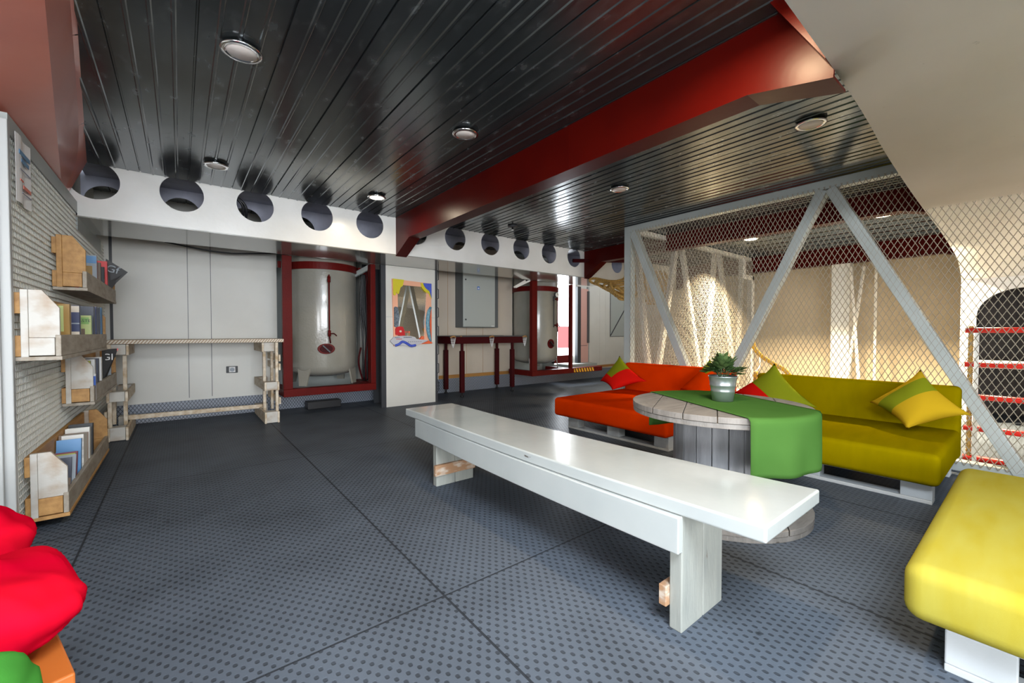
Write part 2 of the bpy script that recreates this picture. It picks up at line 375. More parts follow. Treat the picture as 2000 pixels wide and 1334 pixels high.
def text(name, body, size, loc, xdir, ydir, m, parent, ext=0.0006):
    cu = bpy.data.curves.new(name, 'FONT'); cu.body = body; cu.size = size; cu.extrude = ext; cu.align_x = 'CENTER'; cu.align_y = 'CENTER'
    tmp = bpy.data.objects.new(name, cu); COL.objects.link(tmp)
    me = bpy.data.meshes.new_from_object(tmp.evaluated_get(bpy.context.evaluated_depsgraph_get()))
    bpy.data.objects.remove(tmp); me.materials.clear(); me.materials.append(M(m)); me.name = name
    o = bpy.data.objects.new(name, me); COL.objects.link(o)
    x = Vector(xdir).normalized(); y = Vector(ydir).normalized(); z = x.cross(y).normalized(); y = z.cross(x)
    mtx = Matrix((x, y, z)).transposed().to_4x4()
    o.parent = parent; mtx.translation = Vector(loc) - ORG[parent.name]; o.matrix_local = mtx
    return o
def rope_strands(b, path, r, turns_per_m=14, n=6, strands=3, mi=0):
    path = [Vector(p) for p in path]
    L = [0]
    for i in range(1, len(path)): L.append(L[-1] + (path[i]-path[i-1]).length)
    tot = L[-1]; steps = max(8, int(tot * turns_per_m * 5))
    pts = []; j = 0
    for k in range(steps+1):
        d = tot*k/steps
        while j < len(L)-2 and L[j+1] < d: j += 1
        t = (d-L[j])/max(1e-9, L[j+1]-L[j]); pts.append(path[j].lerp(path[j+1], t))
    prev = None; fr = []
    for i, p in enumerate(pts):
        t = (pts[min(i+1, steps)]-pts[max(i-1, 0)]).normalized()
        if prev is None: u = t.cross(Vector((0.3, 0.2, 1)) if abs(t.z) < 0.9 else Vector((1, 0.1, 0))).normalized()
        else: u = (prev - t*prev.dot(t)).normalized()
        prev = u; fr.append((u, t.cross(u)))
    for sidx in range(strands):
        q = []
        for i, p in enumerate(pts):
            a = 2*PI*(tot*i/steps*turns_per_m/1.0 + sidx/strands)
            q.append(p + (fr[i][0]*math.cos(a) + fr[i][1]*math.sin(a))*r*0.5)
        b.tube(q, r*0.58, n, mi)
def smooth_path(pts, n=8):
    pts = [Vector(p) for p in pts]; out = []
    for i in range(len(pts)-1):
        p0 = pts[max(i-1, 0)]; p1 = pts[i]; p2 = pts[i+1]; p3 = pts[min(i+2, len(pts)-1)]
        for k in range(n):
            t = k/n
            out.append(0.5*((2*p1)+(p2-p0)*t+(2*p0-5*p1+4*p2-p3)*t*t+(3*p1-p0-3*p2+p3)*t**3))
    out.append(pts[-1]); return out

# ------------------------------------------------------------------ setting
ZC = 2.335; YB = 4.67; YW = 6.17; XL = -0.62; XR = 8.4; XC = 4.4; YS = 0.56
struct(B().box((-3.2, -4.6, -0.06), (XR+0.1, YW+0.1, 0)).build('floor', 'tread_floor'), 'blue-grey studded tread-plate floor with dark plate seams')
struct(B().box((-9, YW+0.1, -0.12), (18, 16, -0.02)).build('ground', 'outdoor_white'), 'pale deck outside beyond the open door')

# ceiling of ribbed metal panels running into the room
def ceiling():
    prof = []; x = -1.5 + 0.0; seam0 = 0.074; P = 0.315
    k0 = int(math.floor((-3.2 - seam0)/P)); k1 = int(math.ceil((XR + 0.1 - seam0)/P))
    for k in range(k0, k1):
        s = seam0 + k*P
        prof += [(s-0.006, ZC), (s-0.003, ZC+0.010), (s+0.003, ZC+0.010), (s+0.006, ZC)]
        for j in (1, 2, 3):
            c = s + j*P/4
            prof += [(c-0.010, ZC), (c-0.005, ZC-0.005), (c+0.005, ZC-0.005), (c+0.010, ZC)]
    b = B(); bm = b.bm
    y0, y1 = -4.6, YB-0.004
    A = [bm.verts.new((px, y0, pz)) for px, pz in prof]; C = [bm.verts.new((px, y1, pz)) for px, pz in prof]
    for i in range(len(prof)-1): bm.faces.new((A[i], C[i], C[i+1], A[i+1]))
    lo, hi = prof[0][0], prof[-1][0]
    b.box((lo, y0, ZC+0.02), (hi, y1, ZC+0.05))
    # the strip of the same panels behind the perforated girder
    y0, y1 = 5.46, YW
    A = [bm.verts.new((px, y0, pz+0.16)) for px, pz in prof]; C = [bm.verts.new((px, y1, pz+0.16)) for px, pz in prof]
    for i in range(len(prof)-1): bm.faces.new((A[i], C[i], C[i+1], A[i+1]))
    return b.build('ceiling', 'ceiling_metal')
struct(ceiling(), 'ceiling of dark glossy ribbed metal panels')
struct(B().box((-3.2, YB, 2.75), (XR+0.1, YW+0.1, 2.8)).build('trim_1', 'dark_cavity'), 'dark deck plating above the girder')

# walls
b = B(); b.box((-3.2, YW, 0), (0.99, YW+0.1, 2.8)); b.box((2.06, YW, 0), (3.34, YW+0.1, 2.8)); b.box((3.34, YW, 0), (4.90, YW+0.1, 2.8), 1)
for xa, xb in ((0.99, 2.06), (4.90, 6.08)):
    b.box((xa, YW+0.45, 0.2), (xb, YW+0.5, 2.8), 2); b.box((xa-0.05, YW+0.1, 0.2), (xa, YW+0.5, 2.8), 2); b.box((xb, YW+0.1, 0.2), (xb+0.02, YW+0.5, 2.8), 2); b.box((xa, YW-0.0, 0), (xb, YW+0.5, 0.2), 2); b.box((xa, YW, 2.45), (xb, YW+0.5, 2.8), 2)
b.box((6.08, YW, 0), (6.62, YW+0.1, 0.34)); b.box((6.08, YW, 2.02), (6.62, YW+0.1, 2.8)); b.box((6.62, YW, 0), (XR+0.1, YW+0.1, 2.8))
wall_back = struct(b.build('wall_back', ['white_wall', 'cream_panel', 'cabinet_grey']), 'white and cream panelled back wall with an open doorway')
b = B()
for x in (0.075, 0.293): b.box((x-0.003, YW-0.004, 0.24), (x+0.003, YW+0.001, 2.3))
b.box((0.081, YW-0.005, 0.24), (0.287, YW+0.001, 2.3), 1)
b.build('panel_strip', ['charcoal', 'white_wall'], wall_back)
b = B()
for x in (3.52, 3.886, 4.229): b.box((x-0.002, YW-0.003, 0.29), (x+0.002, YW+0.001, 2.3))
for x in (7.42, 7.62): b.box((x-0.003, YW-0.003, 0.29), (x+0.003, YW+0.001, 2.3), 1)
b.build('panel_seam', ['trim_brown', 'white_wall'], wall_back)
B().box((-0.585, YW-0.004, 0.2), (-0.56, YW+0.001, 2.3)).build('dark_gap', 'black', wall_back)
b = B(); b.box((7.78, YW-0.004, 0.92), (XR-0.01, YW+0.001, 2.0)); b.beam((7.80, YW-0.008, 0.94), (8.36, YW-0.008, 1.6), 0.02, 0.014, up=(0,-1,0), mi=1)
for a_, b_ in (((7.78, 0.91), (7.79, 2.0)), ((7.78, 0.91), (8.38, 0.92))): b.box((a_[0], YW-0.01, a_[1]), (b_[0], YW+0.001, b_[1]), 1)
b.build('inset_panel', ['cabinet_grey', 'charcoal'], wall_back)
struct(B().box((-0.6, YW-0.02, 0), (0.99, YW, 0.21)).build('baseboard_back', 'diamond_plate'), 'diamond-pattern skirting plate under the white table')
struct(B().box((0.99, YW-0.02, 0), (2.9, YW, 0.21)).box((3.3, YW-0.02, 0), (5.0, YW, 0.23)).box((5.0, YW-0.02, 0), (XR, YW, 0.2)).build('baseboard_rear', 'diamond_plate'), 'grey tread-plate skirting along the back wall')
struct(B().box((3.34, YW-0.022, 0.235), (4.90, YW, 0.29)).box((6.98, YW-0.022, 0.225), (XR, YW, 0.275)).build('trim_2', 'trim_brown'), 'brown timber strip above the skirting')
struct(B().box((-0.75, 3.05, 0), (-0.69, YW, 2.5)).build('wall_left', 'grid_back'), 'drab wall behind the white wire grid')
b = B(); b.box((-2.1, 2.99, 0), (-0.675, 3.05, 2.8)); b.box((-2.1, -4.6, 0), (-2.05, 3.05, 0.5)); b.box((-2.1, -4.6, 1.8), (-2.05, 3.05, 2.8)); b.box((-2.1, -4.6, 0.5), (-2.05, -1.75, 1.8)); b.box((-2.1, 0.15, 0.5), (-2.05, 3.05, 1.8))
struct(b.build('wall_west', 'white_wall'), 'pale wall beside the grid post')
b = B(); b.box((-3.2, -4.65, 0), (XR, -4.6, 0.55)); b.box((-3.2, -4.65, 2.15), (XR, -4.6, 2.8)); b.box((-3.2, -4.65, 0.55), (-2.75, -4.6, 2.15)); b.box((1.55, -4.65, 0.55), (XR, -4.6, 2.15))
struct(b.build('wall_front', 'white_wall'), 'wall with a wide window behind the viewer')
struct(B().box((XR, -4.6, 0), (XR+0.1, YW+0.1, 2.8)).build('wall_right', 'beige_hull'), 'beige hull wall beyond the wire cage')

# red sloping plate, upper left
b = B()
P = lambda y: -0.306 - 0.1106*(y-2.413)
ys = [-0.6, 1.2, 2.45, 3.55, 4.66]; low = [2.0, 2.0, 2.0, 2.01, 2.02]
for i in range(4):
    n1 = 10; d0, d1 = (0.0 if i == 0 else 0.25), (0.25 if i < 3 else 0.0); rows = []
    for a in range(n1+1):
        f = a/n1; yl = ys[i]+0.004+(ys[i+1]-ys[i]-0.008)*f; zl_ = low[i]+(low[i+1]-low[i])*f; yu = yl+d0+(d1-d0)*f
        rows.append([b.bm.verts.new(Vector((XL-0.06, yl, zl_)).lerp(Vector((P(yu), yu, ZC+0.003)), c/6)) for c in range(7)])
    for a in range(n1):
        for c in range(6): b.bm.faces.new((rows[a][c], rows[a+1][c], rows[a+1][c+1], rows[a][c+1])).smooth = True
b.prism([(XL-0.07, ys[0], 2.0), (P(ys[0])-0.01, ys[0], ZC+0.01), (P(ys[4])-0.01, ys[4], ZC+0.01), (XL-0.07, ys[4], 2.03)], (-0.06, 0, 0.06))
struct(b.build('trim_3', 'plate_red_lit'), 'sloping red painted plates between the wire grid and ceiling')
struct(B().box((XL-0.04, 2.99, 1.93), (XL+0.005, YB, 2.02)).box((XL-0.04, YB, 1.80), (XL+0.005, 5.9, 1.93)).build('trim_4', 'cage_steel'), 'pale steel rail along the top of the wire grid')

# white perforated girder
def plate_with_holes(b, y, t, z0, z1, x0, x1, cx0, pitch, cz, r, n=40):
    k0 = int(math.ceil((x0+r-cx0)/pitch)); k1 = int(math.floor((x1-r-cx0)/pitch))
    bm = b.bm
    def quad(xa, xb):
        b.box((xa, y, z0), (xb, y+t, z1))
    lastx = x0
    for k in range(k0, k1+1):
        cx = cx0+k*pitch; xa, xb = cx-r-0.04, cx+r+0.04
        if xa > lastx: quad(lastx, xa)
        lastx = xb
        for yy in (y, y+t):
            pass
        rings = {}
        for yy in (y, y+t):
            inner = []; outer = []
            for i in range(n):
                a = 2*PI*(i+0.5)/n; dx, dz = math.cos(a), math.sin(a)
                inner.append(bm.verts.new((cx+r*dx, yy, cz+r*dz)))
                sc = min((xb-cx)/abs(dx) if abs(dx) > 1e-6 else 9, ((z1-cz) if dz > 0 else (cz-z0))/abs(dz) if abs(dz) > 1e-6 else 9)
                outer.append(bm.verts.new((cx+sc*dx, yy, cz+sc*dz)))
            for i in range(n):
                j = (i+1) % n; bm.faces.new((inner[i], inner[j], outer[j], outer[i]))
                # fill the corner triangles
                oi, oj = outer[i].co, outer[j].co
                if abs(oi.x-oj.x) > 1e-5 and abs(oi.z-oj.z) > 1e-5:
                    cxn = xb if (oi.x+oj.x)/2 > cx else xa; czn = z1 if (oi.z+oj.z)/2 > cz else z0
                    cv = bm.verts.new((cxn, yy, czn)); bm.faces.new((outer[i], outer[j], cv))
            rings[yy] = inner
        A, C = rings[y], rings[y+t]
        for i in range(n):
            j = (i+1) % n; f = bm.faces.new((A[i], A[j], C[j], C[i])); f.smooth = True
    if lastx < x1: quad(lastx, x1)
b = B(); plate_with_holes(b, YB, 0.014, 1.91, 2.44, -0.70, 6.28, 0.03, 0.55, 2.212, 0.153)
girder = struct(b.build('trim_5', 'white_enamel'), 'white girder face with a row of round holes')
b = B(); plate_with_holes(b, 5.42, 0.014, 1.91, 2.56, -0.70, 6.28, 0.03, 0.55, 2.212, 0.153)
b.build('rear_web', 'cavity_grey', girder)
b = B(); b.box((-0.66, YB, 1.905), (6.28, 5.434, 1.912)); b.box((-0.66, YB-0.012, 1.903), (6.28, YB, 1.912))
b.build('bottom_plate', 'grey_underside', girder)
b = B()
for k in range(12): b.box((-0.245+0.55*k-0.006, YB+0.02, 1.915), (-0.245+0.55*k+0.006, 5.42, 2.03))
b.box((6.27, YB+0.014, 1.91), (6.28, 5.42, 2.44))
b.box((-0.66, YB+0.014, 2.44), (6.28, 5.42, 2.46))
b.build('inner_plating', 'cavity_grey', girder)
b = B(); b.tube(smooth_path([(0.2, 4.9, 2.43), (0.47, 4.86, 2.28), (0.5, 4.95, 2.12), (0.52, 5.2, 1.95)]), 0.012); b.tube(smooth_path([(0.25, 4.9, 2.43), (0.5, 4.86, 2.27), (0.53, 4.95, 2.12), (0.55, 5.2, 1.95)]), 0.012)
b.build('inner_cable', 'black', girder)

# red deck beams with haunches
def red_beam(name, x, zb, label, y0=0.508, haunch_near=True):
    b = B(); w = 0.014; fl = 0.13
    ya = 0.82
    b.box((x, ya, zb), (x+w, YB-0.36, ZC+0.003)); b.box((x-0.004, ya, zb-0.012), (x+fl, YB-0.36, zb))
    # far haunch down the girder face
    b.prism([(x, YB-0.36, zb), (x, YB-0.0, 1.90), (x, YB-0.0, ZC), (x, YB-0.36, ZC)], (w, 0, 0))
    b.prism([(x-0.004, YB-0.36, zb-0.012), (x+fl, YB-0.36, zb-0.012), (x+fl, YB, 1.892), (x-0.004, YB, 1.892)], (0, 0, 0.014))
    # near haunch, deepening where it meets the soffit
    ze = zb-0.070
    b.prism([(x, ya, zb), (x, y0, ze), (x, y0, ZC), (x, ya, ZC)], (w, 0, 0))
    b.prism([(x-0.004, ya, zb-0.012), (x+fl, ya, zb-0.012), (x+fl+0.03, y0, ze-0.012), (x-0.004, y0, ze-0.012)], (0, 0, 0.012))
    b.prism([(x-0.001, 0.70, ZC), (x-0.001, y0, ZC), (x-0.001, y0, ze+0.02)], (-0.10, 0, 0))
    b.box((x-0.003, 1.90, zb), (x, 1.915, ZC))
    return struct(b.build(name, 'girder_red'), label)
red_beam('deck_beam', 1.98, 2.062, 'dark red steel deck beam across the ceiling above the bench')
red_beam('deck_beam', 5.22, 2.137, 'dark red steel deck beam crossing above the wire cage', y0=0.565)
red_beam('deck_beam', 8.02, 2.08, 'dark red steel deck beam along the far cage wall', y0=0.565)
struct(B().tube([(5.0, YB+0.05, 2.17), (6.4, 3.9, 2.2)], 0.03).build('trim_6', 'maroon'), 'slim dark red pipe leaving a girder hole')

# white soffit sweeping down to the hull on the right
prof = [(1.35, 0.494, 2.005), (1.80, 0.504, 2.012), (2.27, 0.514, 2.010), (2.62, 0.522, 1.996), (3.06, 0.532, 1.962), (4.08, 0.554, 1.938), (5.35, 0.56, 1.893), (6.40, 0.56, 1.81), (6.75, 0.56, 1.72), (6.93, 0.56, 1.60)]
edge = [Vector((1.33, 0.494, ZC))] + smooth_path(prof, 6) + [Vector((XR, 0.56, 1.60)), Vector((XR, 0.56, ZC))]
soff = B().prism(edge, (0, -3.1, 0)).build('trim_7', 'soffit_white')
for p in soff.data.polygons:
    if len(p.vertices) == 4 and p.normal.z < -0.2: p.use_smooth = True
struct(soff, 'large white painted soffit sloping down at upper right')
b = B()
xw = 6.93; cy, hw, zt = 0.10, 0.34, 1.48
arch = []
for i in range(17):
    a = PI*i/16; arch.append((cy + hw*math.cos(a), 1.18 + 0.30*math.sin(a)))
left = [(cy+hw, 0.0)] + arch
y1, y0 = YS, -2.54
b.prism([(xw, y1, 0), (xw, cy+hw, 0), (xw, cy+hw, 1.18), (xw, cy+hw, 1.6), (xw, y1, 1.6)], (0.06, 0, 0))
b.prism([(xw, cy-hw, 0), (xw, y0, 0), (xw, y0, 1.6), (xw, cy-hw, 1.6), (xw, cy-hw, 1.18)], (0.06, 0, 0))
for i in range(16):
    (ya, za), (yb, zb_) = arch[i], arch[i+1]
    b.prism([(xw, ya, za), (xw, yb, zb_), (xw, yb, 1.6), (xw, ya, 1.6)], (0.06, 0, 0))
b.box((xw+0.06, YS-0.05, 0), (XR, YS, 1.6)) 
wall_arch = struct(b.build('wall_hull', 'soffit_white'), 'white bulkhead with a dark arched opening behind the rope ladder')
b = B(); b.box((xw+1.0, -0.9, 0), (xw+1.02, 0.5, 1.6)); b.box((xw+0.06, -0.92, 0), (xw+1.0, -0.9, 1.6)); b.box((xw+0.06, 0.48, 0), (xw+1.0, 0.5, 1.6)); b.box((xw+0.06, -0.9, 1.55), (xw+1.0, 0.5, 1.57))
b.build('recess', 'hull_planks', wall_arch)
B().box((xw-0.10, -0.35, 0.62), (xw, 0.42, 0.70)).build('cross_ledge', 'white_enamel', wall_arch)

# inside of the cage: column and bars at the hull
struct(B().box((8.05, 1.82, 0), (8.25, 2.05, 2.085)).build('column', 'white_enamel'), 'white column against the beige hull wall')
b = B(); b.beam((8.0, 1.80, 2.0), (7.7, 1.62, 0.3), 0.03, 0.03); b.beam((8.1, 1.66, 2.0), (7.8, 1.78, 0.3), 0.03, 0.03); b.beam((8.1, 1.52, 2.0), (8.1, 1.52, 0), 0.03, 0.03, up=(0,1,0))
tag(b.build('steel_bars', 'cage_white'), 'thin crossed white steel bars beside the white column', 'steel bars')

# ------------------------------------------------------------------ doorway at the back
dr = thing('door_1', (6.62, YW, 0.34), 'open pinkish door leaf in the bright back doorway', None); dr['kind'] = 'structure'
B().box((6.70, YW-0.05, 0.34), (6.98, YW-0.015, 1.95)).build('door_leaf', 'pink_door', dr, bevel=0.004)
B().box((6.71, YW-0.06, 0.72), (6.93, YW-0.05, 0.728)).build('door_seam', 'charcoal', dr)
B().box((6.60, YW-0.09, 0.36), (6.70, YW-0.01, 1.98)).build('door_frame', 'charcoal', dr, bevel=0.004)
B().box((6.935, YW-0.09, 0.78), (6.975, YW-0.05, 1.9)).build('seal_strip', 'cabinet_dark', dr)
B().box((6.98, YW-0.03, 0.22), (7.03, YW-0.0, 2.0)).build('door_post', 'cage_steel', dr)
B().box((6.08, YW-0.30, 0.30), (6.98, YW-0.0, 0.36)).build('sill', 'cabinet_grey', dr)
B().box((6.08, YW+0.1, 0.36), (6.9, YW+0.16, 0.52)).build('outer_sill', 'frame_red', dr)
b = B(); b.box((9.2, 9.5, -0.02), (10.5, 9.9, 1.30)); b.box((9.25, 9.46, 0.52), (9.92, 9.5, 1.2), 1); b.box((9.98, 9.46, 0.52), (10.45, 9.5, 1.2), 1); b.box((9.86, 9.44, 0.50), (9.92, 9.46, 1.22), 1)
tag(b.build('deck_locker', ['outdoor_white', 'outdoor_red']), 'sunlit red and white locker outside the open door', 'locker')

# ------------------------------------------------------------------ wire grid on the left wall
g = thing('wire_grid', (XL, 2.99, 0), 'white welded wire grid covering the left wall behind the shelves', 'wire grid')
b = B()
z = 0.10
while z < 1.93: b.tube([(XL, 3.0, z), (XL, 6.12, z)], 0.0036, 4, smooth=False); z += 0.034
b.build('horizontal_wires', 'grid_white', g)['kind'] = 'stuff'
b = B()
y = 3.02
while y < 6.12: b.tube([(XL-0.005, y, 0.10), (XL-0.005, y, 1.93)], 0.0018, 4, smooth=False); y += 0.026
b.build('vertical_wires', 'grid_white', g)['kind'] = 'stuff'
b = B(); b.box((XL-0.05, 2.95, 0), (XL+0.012, 2.99, 1.98)); b.box((XL-0.06, 2.925, 0), (XL-0.02, 2.95, 1.99)); b.build('corner_post', 'post_grey', g, bevel=0.004)
b = B(); b.box((XL-0.03, 2.99, 0.03), (XL+0.01, 6.1, 0.07)); b.build('bottom_rail', 'cage_steel', g)
B().lathe([(0.016, 0), (0.012, 0.02), (0.03, 0.028), (0.03, 0.034)], (XL, 3.03, 0.0), 12).build('foot', 'cage_white', g)

# notice sheets hanging on the grid
nt_ = thing('notice_sheet', (XL+0.012, 3.05, 1.63), 'white notice sheet with blue and red print hung on the wire grid', 'notice')
b = B(); n = 8
for i in range(n):
    a0, a1 = i/n, (i+1)/n
    f0, f1 = 0.006*math.sin(a0*7), 0.006*math.sin(a1*7)
    b.prism([(XL+0.012+f0, 3.06+0.24*a0, 1.635), (XL+0.012+f1, 3.06+0.24*a1, 1.635), (XL+0.012+f1, 3.06+0.24*a1, 1.965), (XL+0.012+f0, 3.06+0.24*a0, 1.965)], (0.0015, 0, 0))
b.build('sheet', 'paper', nt_)
B().box((XL+0.0185, 3.09, 1.872), (XL+0.021, 3.27, 1.893)).box((XL+0.0185, 3.12, 1.84), (XL+0.021, 3.25, 1.858)).build('blue_lines', 'print_blue', nt_)
B().box((XL+0.0185, 3.15, 1.715), (XL+0.021, 3.28, 1.732)).box((XL+0.0185, 3.10, 1.745), (XL+0.021, 3.15, 1.753)).build('red_lines', 'print_red', nt_)
B().box((XL+0.0185, 3.10, 1.80), (XL+0.021, 3.28, 1.805)).build('grey_line', 'print_grey', nt_); B().box((XL+0.0185, 3.13, 1.69), (XL+0.021, 3.28, 1.695)).build('grey_line', 'print_grey', nt_)

# ------------------------------------------------------------------ pallet-wood book shelves
def shelf(y0, L, z0, label, side_m, front_m, block_m, slot=True):
    t = thing('book_shelf', (XL+0.008, y0, z0), label, 'shelf', 'pallet shelves on the wire grid')
    X = XL+0.008; d = 0.152
    for za, zb in ((0.015, 0.115), (0.22, 0.32)):
        B().box((X, y0, z0+za), (X+0.02, y0+L, z0+zb)).build('back_board', 'raw_pine', t, bevel=0.002)
    for k, ya in enumerate((y0, y0+L-0.02)):
        B().prism([(X+0.045, ya, z0+0.105), (X+d-0.004, ya, z0+0.105), (X+d-0.004, ya, z0+0.25), (X+0.09, ya, z0+0.335), (X+0.045, ya, z0+0.335)], (0, 0.018, 0)).build('side_panel', side_m if k == 0 else 'raw_pine', t, bevel=0.002)
        B().box((X+0.045, ya-0.002, z0+0.018), (X+d-0.022, ya+0.022, z0+0.104)).build('end_block', block_m, t, bevel=0.002)
        B().box((X+0.02, ya-0.006, z0+0.012), (X+0.045, ya+0.02, z0+0.335)).build('corner_strip', side_m, t, bevel=0.002)
    B().box((X+d-0.02, y0-0.004, z0+0.014), (X+d, y0+L, z0+0.118)).build('front_board', front_m, t, bevel=0.003)
    B().box((X+0.002, y0-0.004, z0-0.006), (X+d+0.003, y0+L+0.002, z0+0.013)).build('bottom_board', 'grey_wood' if z0 > 0.3 else 'raw_pine', t, bevel=0.002)
    return t
shelf(3.77, 1.52, 1.272, 'topmost pallet-wood shelf on the wire grid with an orange pine end', 'raw_pine', 'grey_wood', 'raw_pine')
shelf(3.00, 1.62, 0.872, 'pallet-wood shelf with worn white end, second from top on the grid', 'worn_white', 'grey_wood', 'worn_white')
shelf(3.96, 1.28, 0.522, 'pallet-wood shelf third from top, holding files and spiral notebooks', 'worn_white', 'grey_wood', 'raw_pine')
shelf(3.10, 1.52, 0.062, 'lowest pallet-wood shelf near the floor with a bright white end', 'worn_white', 'grey_wood', 'raw_pine')

def book(y, z, th, h, w, cover, label, x0=None, tilt=0.0, lean=0.0, spine=None, group=None, pages=True, name='book', cat='book'):
    """book standing on a shelf; cover faces the room's near end, spine faces the room"""
    x0 = XL+0.034 if x0 is None else x0
    z += th*math.sin(abs(lean))+0.001
    t = thing(name, (x0, y, z), label, cat, group)
    rz = Matrix.Rotation(tilt, 3, 'Z') @ Matrix.Rotation(lean, 3, 'X'); pv = (x0, y, z)
    b = B(); b.box((x0, y, z), (x0+w, y+0.0018, z+h), 0, rz, pv); b.box((x0, y+th-0.0018, z), (x0+w, y+th, z+h), 0, rz, pv)
    b.box((x0+w-0.0015, y, z), (x0+w, y+th, z+h), 1 if spine else 0, rz, pv)
    b.build('cover', [cover, spine] if spine else cover, t)
    B().box((x0+0.002, y+0.0018, z+0.003), (x0+w-0.002, y+th-0.0018, z+h-0.003), 0, rz, pv).build('pages', 'page_edges', t)
    return t, rz, Vector(pv)
def patch(t, rz, pv, x0, x1, z0, z1, m, name='cover_print'):
    b = B(); b.box((pv.x+x0, pv.y-0.0012, pv.z+z0), (pv.x+x1, pv.y-0.0001, pv.z+z1), 0, rz, pv); return b.build(name, m, t)
Z1, Z2, Z3, Z4 = 1.286, 0.886, 0.536, 0.076
# top shelf
t, r, p = book(4.30, Z1, 0.012, 0.28, 0.115, 'bk_grey', 'blue and red magazine at the near end of the top shelf', name='magazine', cat='magazine', spine='bk_red')
patch(t, r, p, 0.0, 0.112, 0.22, 0.272, 'bk_sky'); patch(t, r, p, 0.03, 0.09, 0.10, 0.20, 'bk_gold'); patch(t, r, p, 0.0, 0.02, 0.02, 0.24, 'bk_red')
t, r, p = book(4.48, Z1, 0.02, 0.25, 0.115, 'bk_brown', 'brown book behind the magazine on the top shelf')
t, r, p = book(4.66, Z1, 0.035, 0.24, 0.115, 'black', 'black book with red lettering on the top shelf')
text('lettering', 'RED', 0.055, (p.x+0.07, p.y-0.002, p.z+0.14), (0, 0, 1), (-1, 0, 0), 'bk_red', t)
t, r, p = book(4.86, Z1, 0.03, 0.31, 0.115, 'bk_red', 'tall bright red book on the top shelf')
t, r, p = book(5.02, Z1, 0.012, 0.33, 0.12, 'bk_grey', 'thin grey file beside the red book on the top shelf', name='file', cat='file')
def flyer(x, y, z, pts, label, m='black'):
    t = thing('flyer', (x, y, z), label, 'flyer')
    b = B(); b.prism([(x+a, y+c*0.12, z+c_) for a, c, c_ in pts], (0, 0.0015, 0)); b.build('sheet', m, t)
    return t
t = flyer(-0.49, 4.98, 1.30, [(0.0, 0, 0.335), (0.135, 0.3, 0.235), (0.06, 0.2, 0.135), (0.02, 0.1, 0.06), (-0.02, 0, 0.12)], 'black flyer with white script corner jutting out of the top shelf')
text('script', 'Gf', 0.085, (-0.45, 4.978, 1.545), (1, 0, -0.25), (0.25, 0, 1), 'bk_grey', t)
# second shelf
t, r, p = book(3.30, Z2, 0.03, 0.27, 0.115, 'bk_gold', 'thick golden brown book at the near end of the second shelf')
patch(t, r, p, 0.03, 0.09, 0.12, 0.26, 'bk_lime')
t, r, p = book(3.56, Z2, 0.028, 0.275, 0.118, 'bk_navy', 'navy book with a cream top on the second shelf')
patch(t, r, p, 0.045, 0.116, 0.235, 0.272, 'bk_cream'); patch(t, r, p, 0.0, 0.116, 0.165, 0.172, 'bk_grey'); patch(t, r, p, 0.0, 0.116, 0.10, 0.12, 'bk_cream')
t, r, p = book(3.84, Z2, 0.02, 0.225, 0.085, 'bk_lime', 'pale green paperback in front, first of the two on the second shelf', tilt=0.1)
t, r, p = book(3.93, Z2, 0.024, 0.228, 0.122, 'bk_lime', 'green paperback with dark title on the second shelf', spine='bk_mint', x0=XL+0.036)
patch(t, r, p, 0.015, 0.11, 0.17, 0.215, 'bk_green'); patch(t, r, p, 0.03, 0.055, 0.02, 0.15, 'bk_brown'); patch(t, r, p, 0.07, 0.09, 0.02, 0.14, 'bk_brown')
text('title', 'NAVASTE', 0.026, (p.x+0.062, p.y-0.003, p.z+0.192), (1, 0, 0), (0, 0, 1), 'black', t)
for i, (c, hh, lab) in enumerate((('bk_dark', 0.295, 'dark tall book, first of the row behind the green paperbacks'), ('bk_navy', 0.30, 'navy tall book with a white dot behind the green paperbacks'),
                                  ('bk_dark', 0.30, 'dark tall book, third of the row behind the green paperbacks'), ('bk_blue', 0.305, 'sea-blue tall book at the far end of the second shelf'))):
    t, r, p = book(4.07+0.125*i, Z2, 0.035, hh, 0.12, c, lab)
    if i in (1, 3): patch(t, r, p, 0.05, 0.07, hh-0.05, hh-0.03, 'bk_white', 'white_dot')
# third shelf
t, r, p = book(4.05, Z3, 0.02, 0.27, 0.10, 'bk_olive', 'yellow-green file at the near end of the third shelf', name='file', cat='file')
t, r, p = book(4.16, Z3, 0.03, 0.275, 0.11, 'bk_white', 'white ring file next to the yellow-green one on the third shelf', name='file', cat='file')
t, r, p = book(4.27, Z3, 0.04, 0.275, 0.115, 'bk_dark', 'black file with white marks on the third shelf', name='file', cat='file')
for k in range(4): patch(t, r, p, 0.05, 0.075, 0.12+0.035*k, 0.135+0.035*k, 'bk_grey', 'white_mark')
t, r, p = book(4.40, Z3, 0.03, 0.28, 0.118, 'bk_white', 'white spiral-bound notebook on the third shelf', name='notebook', cat='notebook')
b = B(); b.box((p.x+0.05, p.y-0.004, p.z+0.12), (p.x+0.09, p.y-0.0005, p.z+0.27)); b.build('spiral', 'spiral_spine', t)
t, r, p = book(4.03, Z3, 0.016, 0.18, 0.122, 'bk_white', 'small white booklet with a royal blue band on the third shelf', x0=XL+0.040, name='booklet', cat='booklet')
patch(t, r, p, 0.045, 0.121, 0.085, 0.165, 'bk_royal', 'blue_band')
t = flyer(-0.50, 4.72, 0.545, [(0.0, 0, 0.32), (0.095, 0.3, 0.325), (0.02, 0.1, 0.075), (0.0, 0, 0.06)], 'black flyer with script and red tip leaning out of the third shelf')
text('script', 'Gl', 0.075, (-0.468, 4.728, 0.80), (1, 0, 0), (0, 0, 1), 'bk_white', t)
